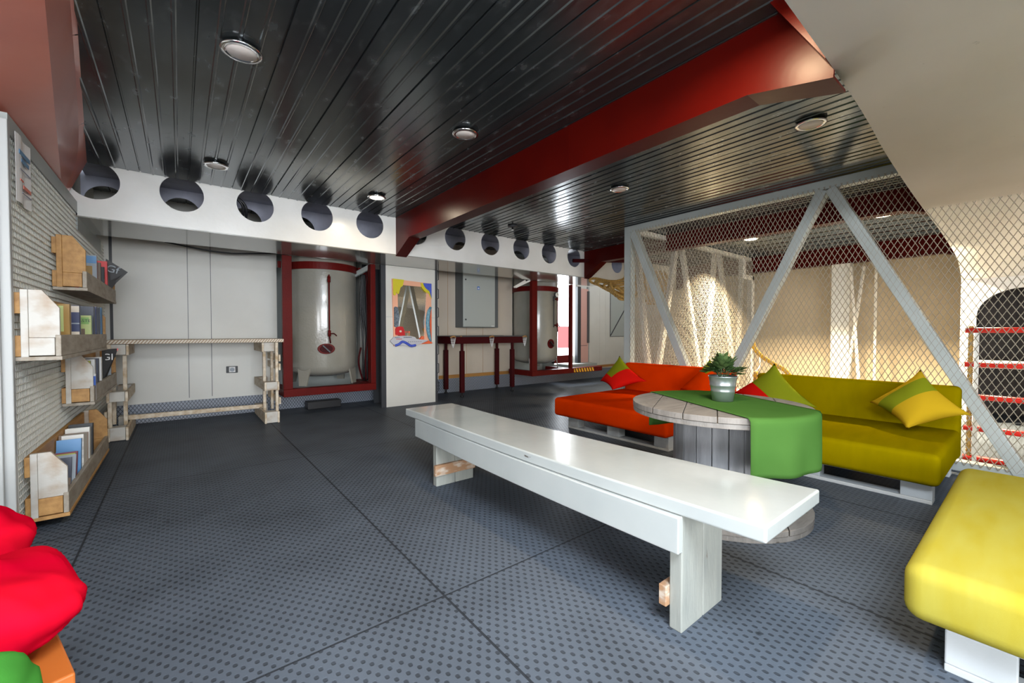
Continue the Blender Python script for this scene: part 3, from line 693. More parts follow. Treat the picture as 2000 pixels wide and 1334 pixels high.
B().prism([(-0.425, 4.752, 0.868), (-0.403, 4.754, 0.87), (-0.430, 4.752, 0.80), (-0.442, 4.75, 0.80)], (0, 0.003, 0)).build('red_tip', 'bk_red', t)
t, r, p = book(4.95, Z3, 0.012, 0.24, 0.118, 'bk_grey', 'blue-grey brochure at the far end of the third shelf', name='brochure', cat='brochure')
# lowest shelf
t, r, p = book(3.22, Z4, 0.008, 0.25, 0.112, 'bk_dark', 'dark glossy magazine leaning at the near end of the lowest shelf', name='magazine', cat='magazine', lean=-0.28)
patch(t, r, p, 0.07, 0.11, 0.05, 0.14, 'bk_brown')
t, r, p = book(3.34, Z4, 0.008, 0.24, 0.112, 'bk_grey', 'grey magazine leaning behind the dark one on the lowest shelf', name='magazine', cat='magazine', lean=-0.32)
t, r, p = book(3.40, Z4, 0.010, 0.235, 0.10, 'bk_olive', 'olive magazine leaning in the middle of the lowest shelf', name='magazine', cat='magazine', lean=-0.34)
t, r, p = book(3.47, Z4, 0.010, 0.23, 0.10, 'bk_wine', 'wine-red magazine leaning in the middle of the lowest shelf', name='magazine', cat='magazine', lean=-0.34)
t, r, p = book(3.58, Z4, 0.022, 0.28, 0.105, 'bk_sky', 'slim light blue book left of the thick white book', lean=-0.16)
t = thing('book', (XL+0.034, 3.66, Z4), 'thick open-edged book of white pages on the lowest shelf', 'book')
rl = Matrix.Rotation(-0.12, 3, 'X'); pv = (XL+0.034, 3.66, Z4+0.015)
B().box((XL+0.036, 3.662, Z4+0.018), (XL+0.14, 3.79, Z4+0.295), 0, rl, pv).build('pages', 'page_edges', t)
B().box((XL+0.034, 3.655, Z4+0.015), (XL+0.045, 3.66, Z4+0.30), 0, rl, pv).box((XL+0.034, 3.79, Z4+0.015), (XL+0.145, 3.797, Z4+0.30), 0, rl, pv).build('cover', 'bk_brown', t)
t, r, p = book(3.84, Z4, 0.05, 0.30, 0.112, 'bk_page', 'grey-beige hardback behind the thick white book on the lowest shelf', lean=-0.1)
t, r, p = book(3.94, Z4, 0.045, 0.31, 0.114, 'black', 'black hardback at the far end of the lowest shelf', lean=-0.1)

# ------------------------------------------------------------------ pallet desk at the back wall
dk = thing('pallet_desk', (0.2, 5.7, 0), 'long whitewashed pallet-wood desk against the back wall', 'desk')
b = B(); b.box((-0.56, 5.40, 0.893), (0.93, 6.12, 0.930)); b.build('desk_top', 'desk_wood', dk, bevel=0.002)
B().box((-0.56, 5.394, 0.895), (0.93, 5.40, 0.928)).build('front_edge', 'desk_edge', dk)
for s, xa in ((0, -0.535), (1, 0.715)):
    xi = xa+0.145
    for zl, zt in ((0.0, 0.125), (0.36, 0.455), (0.785, 0.889)):
        y0 = 5.26 if zl < 0.7 else 5.42
        for yy in (y0, 5.93):
            B().box((xa+0.02, yy, zl+0.005), (xi-0.02, yy+0.12, zt)).build('block', 'worn_white', dk, bevel=0.003)
        for xx in ((xi-0.018), ):
            B().box((xx if s == 0 else xa, y0-0.004, zl), ((xx+0.02) if s == 0 else xa+0.02, 6.06, zt)).build('stringer', 'desk_wood', dk, bevel=0.004)
        B().box((xa if s == 0 else xi-0.02, y0-0.004, zl), (xa+0.02 if s == 0 else xi, y0+0.13, zt)).build('end_plate', 'desk_wood', dk, bevel=0.004)
    for yy in (5.30, 5.62):
        for xx in ((xa+0.004) if s == 0 else xi-0.03, ):
            B().box((xx, yy, 0.10), (xx+0.028, yy+0.04, 0.892)).build('upright', 'desk_wood', dk, bevel=0.003)
    B().box((xi-0.05 if s == 0 else xa+0.02, 5.50, 0.10), (xi-0.02 if s == 0 else xa+0.05, 5.54, 0.892)).build('upright', 'desk_wood', dk, bevel=0.003)
    for zl in (0.20, 0.58, 0.68):
        B().box((xa-0.018 if s == 0 else xi, 5.28, zl), (xa if s == 0 else xi+0.018, 6.06, zl+0.075)).build('side_slat', 'desk_wood', dk, bevel=0.003)
B().beam((-0.43, 5.70, 0.145), (0.78, 5.70, 0.135), 0.03, 0.045).build('crossbar', 'desk_wood', dk, bevel=0.003)

so = thing('wall_socket', (0.494, YW, 0.547), 'white power socket in a black frame below the desk', 'socket')
B().box((0.435, YW-0.016, 0.508), (0.553, YW, 0.590)).build('frame', 'black', so, bevel=0.004)
B().box((0.462, YW-0.022, 0.515), (0.528, YW-0.016, 0.583)).build('socket_plate', 'paper', so, bevel=0.003)
B().lathe([(0.024, 0), (0.024, 0.003), (0.019, 0.003), (0.019, 0.0012)], (0.495, YW-0.022, 0.549), 24, 'y').build('socket_ring', 'bk_grey', so)
B().lathe([(0.003, 0), (0.003, 0.002)], (0.487, YW-0.0235, 0.549), 10, 'y').lathe([(0.003, 0), (0.003, 0.002)], (0.503, YW-0.0235, 0.549), 10, 'y').build('pin_holes', 'black', so)
tag(B().tube(smooth_path([(-0.12, 5.9, 1.985), (0.23, 5.9, 1.94), (0.45, 5.9, 1.93), (0.63, 5.9, 1.945), (0.95, 5.9, 1.985)]), 0.009).build('black_cable', 'black'), 'black cable drooping under the girder above the desk', 'cable')

# ------------------------------------------------------------------ pressure tanks
def tank(name, cx, cy, r, zb, zt, label, band_z, frame, hatch_a, hatch_z, pipe_a, pz0, pz1, hatch_s=(0.10, 0.066)):
    t = thing(name, (cx, cy, 0.25), label, 'tank')
    prof = [(0.02, zb-0.02), (r*0.55, zb+0.0), (r*0.85, zb+0.035), (r*0.97, zb+0.08), (r, zb+0.14), (r, zt-0.12), (r*0.96, zt-0.06), (r*0.8, zt-0.02), (0.02, zt)]
    B().lathe(prof, (cx, cy, 0), 64).build('shell', 'tank_white', t)
    B().lathe([(r+0.004, band_z-0.045), (r+0.016, band_z-0.045), (r+0.016, band_z+0.045), (r+0.004, band_z+0.045)], (cx, cy, 0), 64, smooth=False).build('band', 'frame_red', t)
    for a in (-0.75, -2.39, 0.75, 2.39):
        p = Vector((cx+math.cos(a)*r*0.98, cy+math.sin(a)*r*0.98, 0))
        d = Vector((math.cos(a), math.sin(a), 0)); s = Vector((-d.y, d.x, 0))
        B().prism([p + s*0.09 + Vector((0,0,zb+0.14)) - d*0.03, p - s*0.09 + Vector((0,0,zb+0.14)) - d*0.03, p - s*0.05 + Vector((0,0,frame['z']+0.06)), p + s*0.05 + Vector((0,0,frame['z']+0.06))], tuple(d*0.02)).build('leg', 'tank_white', t)
    # hatch
    d = Vector((math.cos(hatch_a), math.sin(hatch_a), 0)); s = Vector((-d.y, d.x, 0)); c = Vector((cx, cy, hatch_z)) + d*(r-0.012)
    def oval(rx, rz, off, th, nm, m, par):
        b = B(); n = 36; vs = []
        for o_ in (off, off+th):
            for k in range(n): vs.append(c + s*rx*math.cos(2*PI*k/n) + Vector((0,0,rz*math.sin(2*PI*k/n))) + d*o_)
        b.faces(vs, [tuple(range(n)), tuple(range(n, 2*n))] + [(k, (k+1) % n, n+(k+1) % n, n+k) for k in range(n)])
        return b.build(nm, m, par, bevel=0.004)
    ht = oval(hatch_s[0], hatch_s[1], 0.0, 0.03, 'hatch', 'frame_red', t); oval(hatch_s[0]*0.72, hatch_s[1]*0.72, 0.03, 0.010, 'hatch_cover', 'maroon', ht)
    b = B(); q = c + d*0.05
    b.beam(q - s*0.045*(-1) - Vector((0,0,0.045)), q + s*0.045*(-1) + Vector((0,0,0.045)), 0.02, 0.02, up=tuple(d)); b.build('hatch_bar', 'black', ht, bevel=0.003)
    # sight glass pipe
    d = Vector((math.cos(pipe_a), math.sin(pipe_a), 0)); s = Vector((-d.y, d.x, 0)); q = Vector((cx, cy, 0)) + d*(r+0.055)
    Z = lambda z: Vector((0, 0, z))
    sp_ = B().tube([q+Z(pz0), q+Z(pz1)], 0.0085, 8).build('sight_pipe', 'frame_red', t)
    for z in (pz0, pz1):
        b = B(); b.tube([q+Z(z)-d*0.06, q+Z(z)+d*0.005], 0.016, 10); b.tube([q+Z(z-0.035), q+Z(z+0.04)], 0.018, 10); b.tube([q+Z(z+0.04), q+Z(z+0.06)], 0.009, 8); b.build('valve', 'frame_red', sp_)
    b = B(); b.tube(smooth_path([q+Z(pz0-0.005), q+Z(pz0+0.0)+s*0.05, q+Z(pz0-0.03)+s*0.085]), 0.007, 8); b.tube([q+Z(pz0-0.03), q+Z(pz0-0.12)+s*0.012], 0.009, 8); b.build('valve_handle', 'maroon', sp_)
    return t
def tank_frame(name, x0, x1, y, zb, label, ycy, bar_x1, posts=2, band_z=1.84, yback=6.1, pw=0.10):
    t = thing(name, (x0, y, zb), label, 'tank frame')
    B().box((x0, y, zb+0.09), (x0+pw, y+0.07, 1.903)).build('post', 'frame_red', t, bevel=0.004)
    if posts > 1: B().box((x1-0.065, y, zb+0.09), (x1, y+0.12, 1.903)).build('post', 'frame_red', t, bevel=0.004)
    B().box((x0, y-0.004, zb), (bar_x1, y+0.12, zb+0.09)).build('front_bar', 'frame_red', t, bevel=0.006)
    B().box((x0, y+0.12, zb), (x0+0.09, yback, zb+0.09)).build('side_bar', 'frame_red', t, bevel=0.006)
    B().box((x1-0.10, y+0.12, zb), (x1, yback, zb+0.09)).build('side_bar', 'frame_red', t, bevel=0.006)
    return t
tank('pressure_tank', 1.495, 5.95, 0.42, 0.44, 2.25, 'white pressure tank with oval red hatch, right of the desk', 1.835, {'z': 0.28}, -PI/2-0.16, 0.80, -PI/2-0.09, 0.99, 1.66)
f1 = tank_frame('tank_frame', 0.935, 2.03, 5.46, 0.245, 'dark red steel frame around the tank beside the desk', 5.93, 2.03)
B().box((1.90, 5.75, 1.80), (2.02, 5.79, 1.88)).build('clamp', 'frame_red', f1); B().box((0.945, 5.80, 1.80), (1.07, 5.84, 1.88)).build('clamp', 'frame_red', f1)
b = B(); b.beam((1.86, 5.78, 1.78), (2.02, 5.5, 1.90), 0.03, 0.06); b.build('stay', 'cage_steel', f1)
# cables in the dark gap right of the tank
cb = thing('cable_loom', (2.0, 5.85, 0.3), 'dark cables and hoses bunched between the tank and white locker', 'cables')
b = B()
for i in range(6):
    x = 1.99+0.02*i; b.tube(smooth_path([(x, 5.86, 0.33), (x+0.02*math.sin(i), 5.84, 0.9), (x-0.02, 5.88, 1.4), (x+0.01, 5.86, 1.95)]), 0.012, 6)
b.build('cables', 'black', cb)
B().tube(smooth_path([(1.98, 5.7, 0.36), (1.96, 5.66, 0.7), (1.99, 5.66, 1.0), (1.985, 5.68, 1.9)]), 0.010, 8).tube(smooth_path([(1.95, 5.75, 0.36), (1.88, 5.7, 0.6), (1.92, 5.72, 0.8)]), 0.012, 8).build('red_hose', 'maroon', cb)
tag(B().box((1.28, 5.86, 0), (1.70, 6.02, 0.10)).build('black_box', 'black', bevel=0.01), 'low black box on the floor under the tank beside the desk', 'box')

tank('pressure_tank', 5.30, 5.97, 0.425, 0.43, 2.25, 'white pressure tank with gauge and round red hatch beside the doorway', 1.80, {'z': 0.27}, -PI/2-0.0, 0.80, -PI/2+0.28, 1.14, 1.62, (0.075, 0.085))
f2 = tank_frame('tank_frame', 4.76, 5.78, 5.44, 0.245, 'dark red steel frame around the tank beside the doorway', 5.9, 6.62, posts=1, pw=0.12)
B().box((5.735, 5.46, 0.30), (5.79, 5.52, 1.903)).build('post', 'frame_red', f2, bevel=0.004)
B().box((5.80, 5.432, 0.255), (6.37, 5.437, 0.325)).build('hazard_stripe', 'hazard', f2)
b = B(); b.beam((4.52, 5.6, 1.78), (4.76, 5.5, 1.905), 0.02, 0.03); b.beam((4.50, 5.62, 1.78), (4.70, 5.55, 1.905), 0.02, 0.03); b.build('stay', 'cage_white', f2)
g2 = thing('pressure_gauge', (5.36, 5.50, 1.68), 'round white dial gauge on the tank beside the doorway', 'gauge')
B().lathe([(0.045, 0), (0.05, 0.012), (0.05, 0.03), (0.043, 0.034)], (5.385, 5.50, 1.69), 24, 'y').build('case', 'charcoal', g2)
B().lathe([(0.041, 0), (0.041, 0.002)], (5.385, 5.4655, 1.69), 24, 'y').build('dial', 'gauge_face', g2)
B().box((5.383, 5.459, 1.69), (5.387, 5.463, 1.722)).build('needle', 'black', g2)
B().tube([(5.335, 5.50, 1.62), (5.335, 5.50, 1.10)], 0.008, 8).tube([(5.335, 5.50, 1.66), (5.335, 5.50, 1.58)], 0.018, 8).build('pipe', 'charcoal', g2)

# ------------------------------------------------------------------ white locker panel with the decorated mirror
lk = thing('locker', (2.5, 5.42, 0), 'tall white locker panel standing under the girder', 'locker')
B().box((2.154, 5.42, 0.0), (2.885, 5.44, 1.903)).build('front_panel', 'white_wall', lk, bevel=0.002)
B().box((2.154, 5.418, 1.212), (2.885, 5.4205, 1.215)).build('panel_joint', 'bk_grey', lk)
B().box((2.09, 5.425, 0.0), (2.154, 5.47, 1.903)).build('side_post', 'charcoal', lk)
B().box((2.885, 5.425, 0.0), (2.925, 5.90, 1.903)).box((2.154, 5.88, 0), (2.885, 5.90, 1.903)).build('carcass', 'charcoal', lk)
for i in range(7):
    z = 0.14+0.27*i
    B().tube([(2.925, 5.45, z), (2.955, 5.45, z+0.01), (2.955, 5.45, z+0.14), (2.925, 5.45, z+0.15)], 0.006, 6).build('hook', 'black', lk)

mr_ = thing('mirror', (2.5, 5.41, 1.27), 'mirror in a painted peach frame with ship and paper shapes on the white locker', 'mirror')
Y0 = 5.418
def mp(px, py):      # photo-zoom coordinates of the mirror picture turned into wall coordinates
    u = 750+px/8.336; v = 530+py/8.336
    return (2.1542+(u-755)/95*0.7308*(1+0.0008*(u-800)*0), 1.27-(v-612)/144.5)
def poly(pts, t0, t1, nm, m, lab=None):
    return B().prism([(mp(*q)[0], Y0-t1, mp(*q)[1]) for q in pts], (0, t1-t0, 0)).build(nm, m, mr_, bevel=0.0, label=lab)
fr_out = [(125, 135), (755, 165), (760, 1195), (150, 1225)]
b = B()
inn = [(212, 225), (685, 232), (640, 1130), (215, 1075)]
for i in range(4):
    j = (i+1) % 4
    b.prism([(mp(*q)[0], Y0-0.018, mp(*q)[1]) for q in (fr_out[i], fr_out[j], inn[j], inn[i])], (0, 0.018, 0))
b.build('frame', 'peach', mr_)
poly(inn, 0.001, 0.006, 'glass', 'mirror')
poly([(135, 135), (305, 140), (285, 240), (250, 270), (225, 370), (200, 380), (185, 340), (175, 400), (150, 405), (140, 380)], 0.018, 0.032, 'yellow_paint_drip', 'art_yellow')
arc = lambda cx, cy, r, a0, a1, n=10: [(cx+r*math.cos(math.radians(a0+(a1-a0)*k/n)), cy+r*math.sin(math.radians(a0+(a1-a0)*k/n))) for k in range(n+1)]
poly([(755, 165)] + [(755, 435)] + arc(770, 155, 195, 100, 175)[1:] , 0.018, 0.026, 'yellow_crescent', 'art_yellow')
poly([(752, 168)] + [(752, 410)] + arc(790, 130, 180, 108, 168)[1:], 0.026, 0.034, 'blue_fan', 'art_blue')
poly([(150, 600), (165, 585), (200, 590), (215, 640), (228, 740), (215, 900), (180, 920), (150, 905)], 0.018, 0.036, 'slate_strip', 'art_slate')
poly([(165, 960), (180, 920), (225, 905), (280, 910), (300, 960), (315, 1050), (250, 1060), (170, 1040)], 0.018, 0.04, 'red_flower', 'art_red')
poly(arc(240, 985, 18, 0, 345, 10), 0.04, 0.046, 'flower_centre', 'bk_cream')
poly([(82, 1140), (125, 1095), (140, 1075), (200, 1060), (400, 1062), (470, 1080), (495, 1115), (650, 1130), (690, 1140), (560, 1195), (480, 1215), (160, 1220), (120, 1185)], 0.018, 0.045, 'paper_ship', 'art_grey')
poly([(285, 1078), (415, 1078), (415, 1090), (285, 1090)], 0.045, 0.047, 'ship_windows', 'art_slate')
poly([(150, 1080), (230, 1080), (230, 1090), (150, 1090)], 0.045, 0.047, 'ship_windows', 'art_slate')
for k in range(7): poly([(360+33*k, 1152), (370+33*k, 1152), (370+33*k, 1162), (360+33*k, 1162)], 0.045, 0.047, 'porthole', 'black')
for k in range(4): poly([(175+22*k, 1105), (190+22*k, 1105), (190+22*k, 1116), (175+22*k, 1116)], 0.045, 0.047, 'ship_mark', 'art_red')
b = B(); b.tube([Vector((mp(*q)[0], Y0-0.05, mp(*q)[1])) for q in smooth_path([(155, 1215, 0), (210, 1195, 0), (265, 1155, 0), (330, 1180, 0), (400, 1225, 0), (475, 1215, 0)], 5) for q in [(q[0], q[1])]], 0.017, 8); b.build('blue_wave', 'art_blue', mr_)
b = B(); b.tube([Vector((mp(*q)[0], Y0-0.035, mp(*q)[1])) for q in [(735, 570), (705, 640), (690, 740), (682, 840), (690, 960), (712, 1080), (735, 1160)]], [0.016, 0.026, 0.030, 0.030, 0.028, 0.024, 0.012], 8); b.build('teal_strip', 'art_teal', mr_)
poly([(735, 620), (757, 600), (757, 1185), (740, 1100), (728, 900)], 0.018, 0.021, 'orange_strip', 'art_orange')
poly([(590, 1195), (660, 1160), (700, 1145), (757, 1180), (755, 1192)], 0.018, 0.046, 'orange_wedge', 'art_orange')
poly([(555, 1125), (600, 1065), (622, 1070), (620, 1120)], 0.018, 0.036, 'orange_scrap', 'art_orange')

# electrical cabinet
ec = thing('electrical_cabinet', (4.02, 6.0, 1.09), 'grey wall cabinet above the dark red game table', 'cabinet')
B().box((3.66, 5.92, 1.09), (4.385, YW-0.006, 2.03)).build('body', 'cabinet_dark', ec, bevel=0.004)
B().box((3.655, 5.895, 1.10), (4.30, 5.92, 2.00)).build('door', 'cabinet_grey', ec, bevel=0.006)
dd = ec.children[1]
b = B()
for z in (1.22, 1.88): b.lathe([(0.014, 0), (0.014, 0.008), (0.008, 0.01)], (3.70, 5.895, z), 14, 'y')
b.build('lock', 'charcoal', dd)
B().box((3.93, 5.892, 1.725), (3.975, 5.895, 1.78)).build('sticker', 'sign_blue', dd); B().box((3.94, 5.890, 1.735), (3.965, 5.892, 1.762)).build('sticker_mark', 'paper', dd)
B().box((4.22, 5.892, 1.11), (4.28, 5.895, 1.122)).build('maker_plate', 'paper', dd)

# small dark-red game table
gt = thing('game_table', (3.95, 5.8, 0), 'narrow dark red pocket billiard table beneath the grey cabinet', 'table')
b = B(); b.box((3.20, 5.50, 0.83), (4.62, 5.56, 0.945)); b.box((3.20, 6.09, 0.83), (4.62, 6.15, 0.945)); b.box((4.56, 5.56, 0.83), (4.62, 6.09, 0.945)); b.box((3.20, 5.56, 0.83), (3.26, 6.09, 0.945)); b.build('rail', 'maroon', gt, bevel=0.006)
B().box((3.26, 5.56, 0.86), (4.56, 6.09, 0.915)).build('bed', 'green_cloth', gt)
B().box((3.19, 5.49, 0.935), (4.63, 5.57, 0.953)).box((3.19, 6.08, 0.935), (4.63, 6.16, 0.953)).build('top_trim', 'charcoal', gt, bevel=0.004)
for x, y in ((3.42, 5.56), (3.42, 6.06), (4.46, 5.62), (4.46, 6.06)):
    lg = B().prism([(x-0.02, y-0.02, 0.70), (x+0.02, y-0.02, 0.70), (x+0.02, y+0.02, 0.70), (x-0.02, y+0.02, 0.70)], (0, 0, 0.14)).box((x-0.033, y-0.033, 0.07), (x+0.033, y+0.033, 0.72)).build('leg', 'maroon', gt, bevel=0.008)
    B().lathe([(0.028, 0), (0.028, 0.02), (0.012, 0.03), (0.012, 0.07)], (x, y, 0), 14).build('foot', 'black', lg)
for x, y in ((3.215, 5.485), (3.93, 5.485), (4.635, 5.50)):
    n_ = B().tube(smooth_path([(x-0.045, y, 0.93), (x, y-0.03, 0.945), (x+0.045, y, 0.93)]), 0.010, 8).build('pocket', 'trim_brown', gt)
    b = B()
    for k in range(7):
        a = PI*(k-3)/8; b.tube([(x+0.045*math.sin(a), y-0.025*math.cos(a), 0.92), (x+0.03*math.sin(a), y-0.018*math.cos(a), 0.84), (x, y-0.008, 0.77)], 0.0025, 4)
    for z, rr in ((0.89, 0.04), (0.855, 0.033), (0.82, 0.022)): b.tube([(x+rr*math.sin(PI*(k-4)/8), y-0.6*rr*math.cos(PI*(k-4)/8), z) for k in range(9)], 0.0025, 4)
    b.build('pocket_net', 'paper', n_)
for x, y in ((3.36, 5.50), (4.615, 5.53)): B().lathe([(0.016, 0), (0.016, 0.01)], (x, 5.49, 0.94), 10, 'z').build('corner_cap', 'trim_brown', gt)

# rope coil hung at the girder end
rc = B(); rr_ = random.Random(5)
for i in range(6):                      # strands that drop from the hook, swing left in a long flat loop and come back
    j = lambda a: rr_.uniform(-a, a)
    tipx = 5.20+0.05*i+j(0.03); zt_ = 1.87-0.030*i
    y = 4.54-0.052*i
    rope_strands(rc, smooth_path([(6.18+0.045*(i % 3), y, 2.24), (6.12+0.05*(i % 3), y-0.02, 2.02), (6.00+j(0.03), y-0.03, 1.92-0.035*i), (5.70, y-0.03, zt_-0.012*i), (tipx+0.10, y-0.02, zt_+0.015), (tipx, y, zt_-0.02),
                  (tipx+0.12, y+0.01, zt_-0.065), (5.65, y, zt_-0.11-0.012*i), (6.0, y-0.01, 1.68-0.020*i), (6.25+j(0.05), y, 1.62+0.02*i)], 5), 0.0215, 9, 5)
for i in range(4):
    x = 6.10+0.055*i; rope_strands(rc, smooth_path([(x+0.06, 4.34-0.05*i, 2.26), (x, 4.32-0.05*i, 2.05), (x+0.04, 4.30-0.05*i, 1.80), (x+0.14, 4.28-0.05*i, 1.60-0.02*i), (x+0.4, 4.30-0.05*i, 1.52), (x+0.7, 4.30-0.05*i, 1.75), (x+0.5, 4.32-0.05*i, 2.1)], 5), 0.023, 9, 5)
rope_strands(rc, smooth_path([(5.36, 4.26, 1.80), (5.42, 4.22, 1.66), (5.60, 4.18, 1.58), (5.80, 4.18, 1.60), (6.02, 4.18, 1.73), (6.12, 4.2, 1.95)], 5), 0.023, 9, 5)
rc.tube([(6.2, YB+0.005, 2.27), (6.2, 4.14, 2.27), (6.2, 4.12, 2.31)], 0.014, 8)
tag(rc.build('rope_coil', 'rope'), 'thick brown rope coiled and hung at the end of the white girder', 'rope')

# ------------------------------------------------------------------ wire cage
def net(b, o, ex, L, H, pw=0.040, ph=0.076, r=0.0024, clip=None):
    """diamond netting: origin o, horizontal direction ex, length L, height H"""
    o = Vector(o); ex = Vector(ex); ez = Vector((0, 0, 1)); sl = ph/pw
    for sgn in (1, -1):
        k = -int(H/sl/pw)-1
        while k*pw < L + H/sl:
            a0 = k*pw
            # line: a = a0 + s*sgn , height = s*sl
            if sgn == 1: lo_s, hi_s = max(0, -a0), min(H/sl, L-a0); f = lambda s: (a0+s, s*sl)
            else: lo_s, hi_s = max(0, a0-L), min(H/sl, a0); f = lambda s: (a0-s, s*sl)
            if hi_s-lo_s > 0.01:
                p, q = f(lo_s), f(hi_s)
                b.tube([o+ex*p[0]+ez*p[1], o+ex*q[0]+ez*q[1]], r, 4, smooth=False, caps=False)
            k += 1
    return b
cg = thing('wire_partition', (XC, 1.8, 0), 'long grey steel truss partition with diamond mesh behind the sofas', 'partition')
B().box((XC, 3.17, 0), (XC+0.09, 3.27, ZC-0.008)).build('post', 'cage_steel', cg, bevel=0.004)
B().box((XC, YS+0.005, ZC-0.09), (XC+0.09, 3.17, ZC-0.008)).build('top_rail', 'cage_steel', cg, bevel=0.004)
B().box((XC, -1.6, 0.0), (XC+0.09, 3.17, 0.07)).build('bottom_rail', 'cage_steel', cg, bevel=0.004)
for ya, yb in ((3.15, 2.22), (1.20, 2.20), (1.14, 0.06)):
    B().beam((XC+0.04, ya, ZC-0.09), (XC+0.04, yb, 0.05), 0.08, 0.095, up=(1, 0, 0)).build('brace', 'cage_steel', cg, bevel=0.004)
b = B(); net(b, (XC-0.006, YS+0.02, 0.05), (0, 1, 0), 2.60, ZC-0.12); net(b, (XC-0.006, -1.2, 0.05), (0, 1, 0), 1.78, 1.91)
b.build('diamond_mesh', 'wire', cg)['kind'] = 'stuff'
cw = thing('wire_partition', (6.2, 3.23, 0), 'white steel truss partition with diamond mesh at the back of the cage', 'partition')
B().box((XC+0.09, 3.19, ZC-0.07), (7.95, 3.25, ZC-0.012)).build('top_rail', 'cage_white', cw)
B().box((XC+0.09, 3.19, 0), (8.0, 3.25, 0.06)).build('bottom_rail', 'cage_white', cw)
def wb(xa, za, xb, zb): B().beam((xa, 3.22, za), (xb, 3.22, zb), 0.085, 0.05, up=(0, 1, 0)).build('brace', 'cage_white', cw, bevel=0.003)
zt = ZC-0.07
wb(4.56, zt, 4.95, 0.06); wb(5.53, zt, 4.99, 0.06); wb(5.66, zt, 6.30, 0.06); wb(6.66, zt, 6.34, 0.06); wb(6.80, zt, 7.45, 0.06); wb(7.62, 1.95, 7.48, 0.06)
B().box((7.60, 3.17, 1.93), (7.68, 3.26, ZC-0.012)).box((7.68, 3.17, 1.93), (8.02, 3.26, 2.01)).box((7.95, 3.17, 0), (8.03, 3.26, 2.01)).build('end_post', 'cage_white', cw, bevel=0.003)
b = B(); net(b, (XC+0.09, 3.185, 0.05), (1, 0, 0), 3.5, ZC-0.12, r=0.0030); b.build('diamond_mesh', 'wire', cw)['kind'] = 'stuff'
B().tube(smooth_path([(7.97, 3.17, 0.70), (7.98, 3.12, 0.66), (8.04, 3.08, 0.58), (8.05, 3.08, 0.40), (7.98, 3.14, 0.30)]), 0.012, 8).build('handle', 'cage_white', cw)

# yellow rope hanging inside the cage
b = B(); rope_strands(b, smooth_path([(4.49, 1.77, 1.10), (4.53, 1.765, 1.04), (4.55, 1.80, 0.97), (4.55, 1.805, 0.90), (4.56, 1.785, 0.83), (4.58, 1.72, 0.755), (4.60, 1.62, 0.685), (4.61, 1.53, 0.63), (4.61, 1.47, 0.52), (4.60, 1.45, 0.25), (4.60, 1.44, 0.02)], 6), 0.022, 14, 6)
tag(b.build('hanging_rope', 'rope_gold'), 'thick yellow rope tied to the brace, curving down behind the sofas', 'rope')
b = B(); rope_strands(b, smooth_path([(4.62, 1.80, 0.60), (4.60, 1.80, 0.45), (4.62, 1.79, 0.2), (4.62, 1.80, 0.02)], 5), 0.02, 10, 5)
tag(b.build('upright_rope', 'rope_gold'), 'short yellow rope end seen between the orange and yellow sofas', 'rope')

# rope ladder with red rungs
ld = thing('rope_ladder', (4.8, 0.15, 0.9), 'rope ladder with bright red rungs behind the mesh at right', 'ladder')
for z in (1.02, 0.755, 0.505, 0.262, -0.0 + 0.03):
    B().tube([(4.8, 0.36, z), (4.8, -0.30, z)], 0.022, 10).build('rung', 'rung_red', ld)
for y in (0.33, -0.27):
    b = B(); rope_strands(b, [(4.8, y, 0.0), (4.8, y, 0.5), (4.8, y, 1.05)], 0.016, 12, 5); b.build('side_rope', 'rope', ld)
    B().box((4.775, y-0.045, 0.0), (4.79, y-0.02, 1.0)).build('lashing_strip', 'white_enamel', ld)

# ------------------------------------------------------------------ sofas on pallets
def pallet(t, x0, x1, y0, y1, m, h=0.13, along='y'):
    """pallet frame: blocks and boards; front edge is x0"""
    if along == 'y':
        B().box((x0, y0, 0.0), (x0+0.10, y1, 0.022)).build('floor_board', m, t, bevel=0.003); B().box((x1-0.1, y0, 0.0), (x1, y1, 0.022)).build('floor_board', m, t, bevel=0.003)
        for f in (0.0, 0.5, 1.0):
            ya = y0+(y1-y0-0.14)*f
            for xa in (x0, x1-0.1): B().box((xa+0.003, ya, 0.022), (xa+0.097, ya+0.14, h-0.022)).build('block', m, t, bevel=0.004)
        B().box((x0, y0, h-0.022), (x1, y1, h)).build('deck', m, t, bevel=0.003)
def seat(t, lo, hi, m, rad=0.035, name='seat'):
    o = B().box(lo, hi).build(name, m, t, bevel=rad, seg=5)
    for p in o.data.polygons: p.use_smooth = True
    return o
so_ = thing('pallet_sofa', (3.75, 2.6, 0), 'orange cushioned low sofa on grey pallets', 'sofa')
pallet(so_, 3.20, 4.22, 1.92, 3.08, 'pallet_grey')
seat(so_, (3.10, 1.88, 0.128), (4.30, 3.20, 0.315), 'orange_fabric'); seat(so_, (4.265, 1.88, 0.13), (4.385, 3.16, 0.635), 'orange_fabric', 0.03, 'backrest')
sy = thing('pallet_sofa', (3.8, 1.1, 0), 'olive yellow cushioned low sofa on white pallets behind the round table', 'sofa')
pallet(sy, 3.40, 4.25, 0.37, 1.60, 'pallet_white')
seat(sy, (3.30, 0.33, 0.128), (4.29, 1.72, 0.315), 'yellow_fabric'); seat(sy, (4.265, 0.335, 0.10), (4.38, 1.66, 0.62), 'yellow_fabric', 0.035, 'backrest')
sf = thing('pallet_sofa', (2.4, -0.2, 0), 'pale yellow cushioned seat on a white pallet in the near right corner', 'sofa')
pallet(sf, 1.76, 3.10, -0.75, 0.16, 'pallet_white', 0.145)
seat(sf, (1.685, -0.85, 0.145), (3.16, 0.245, 0.315), 'lemon_fabric', 0.045)

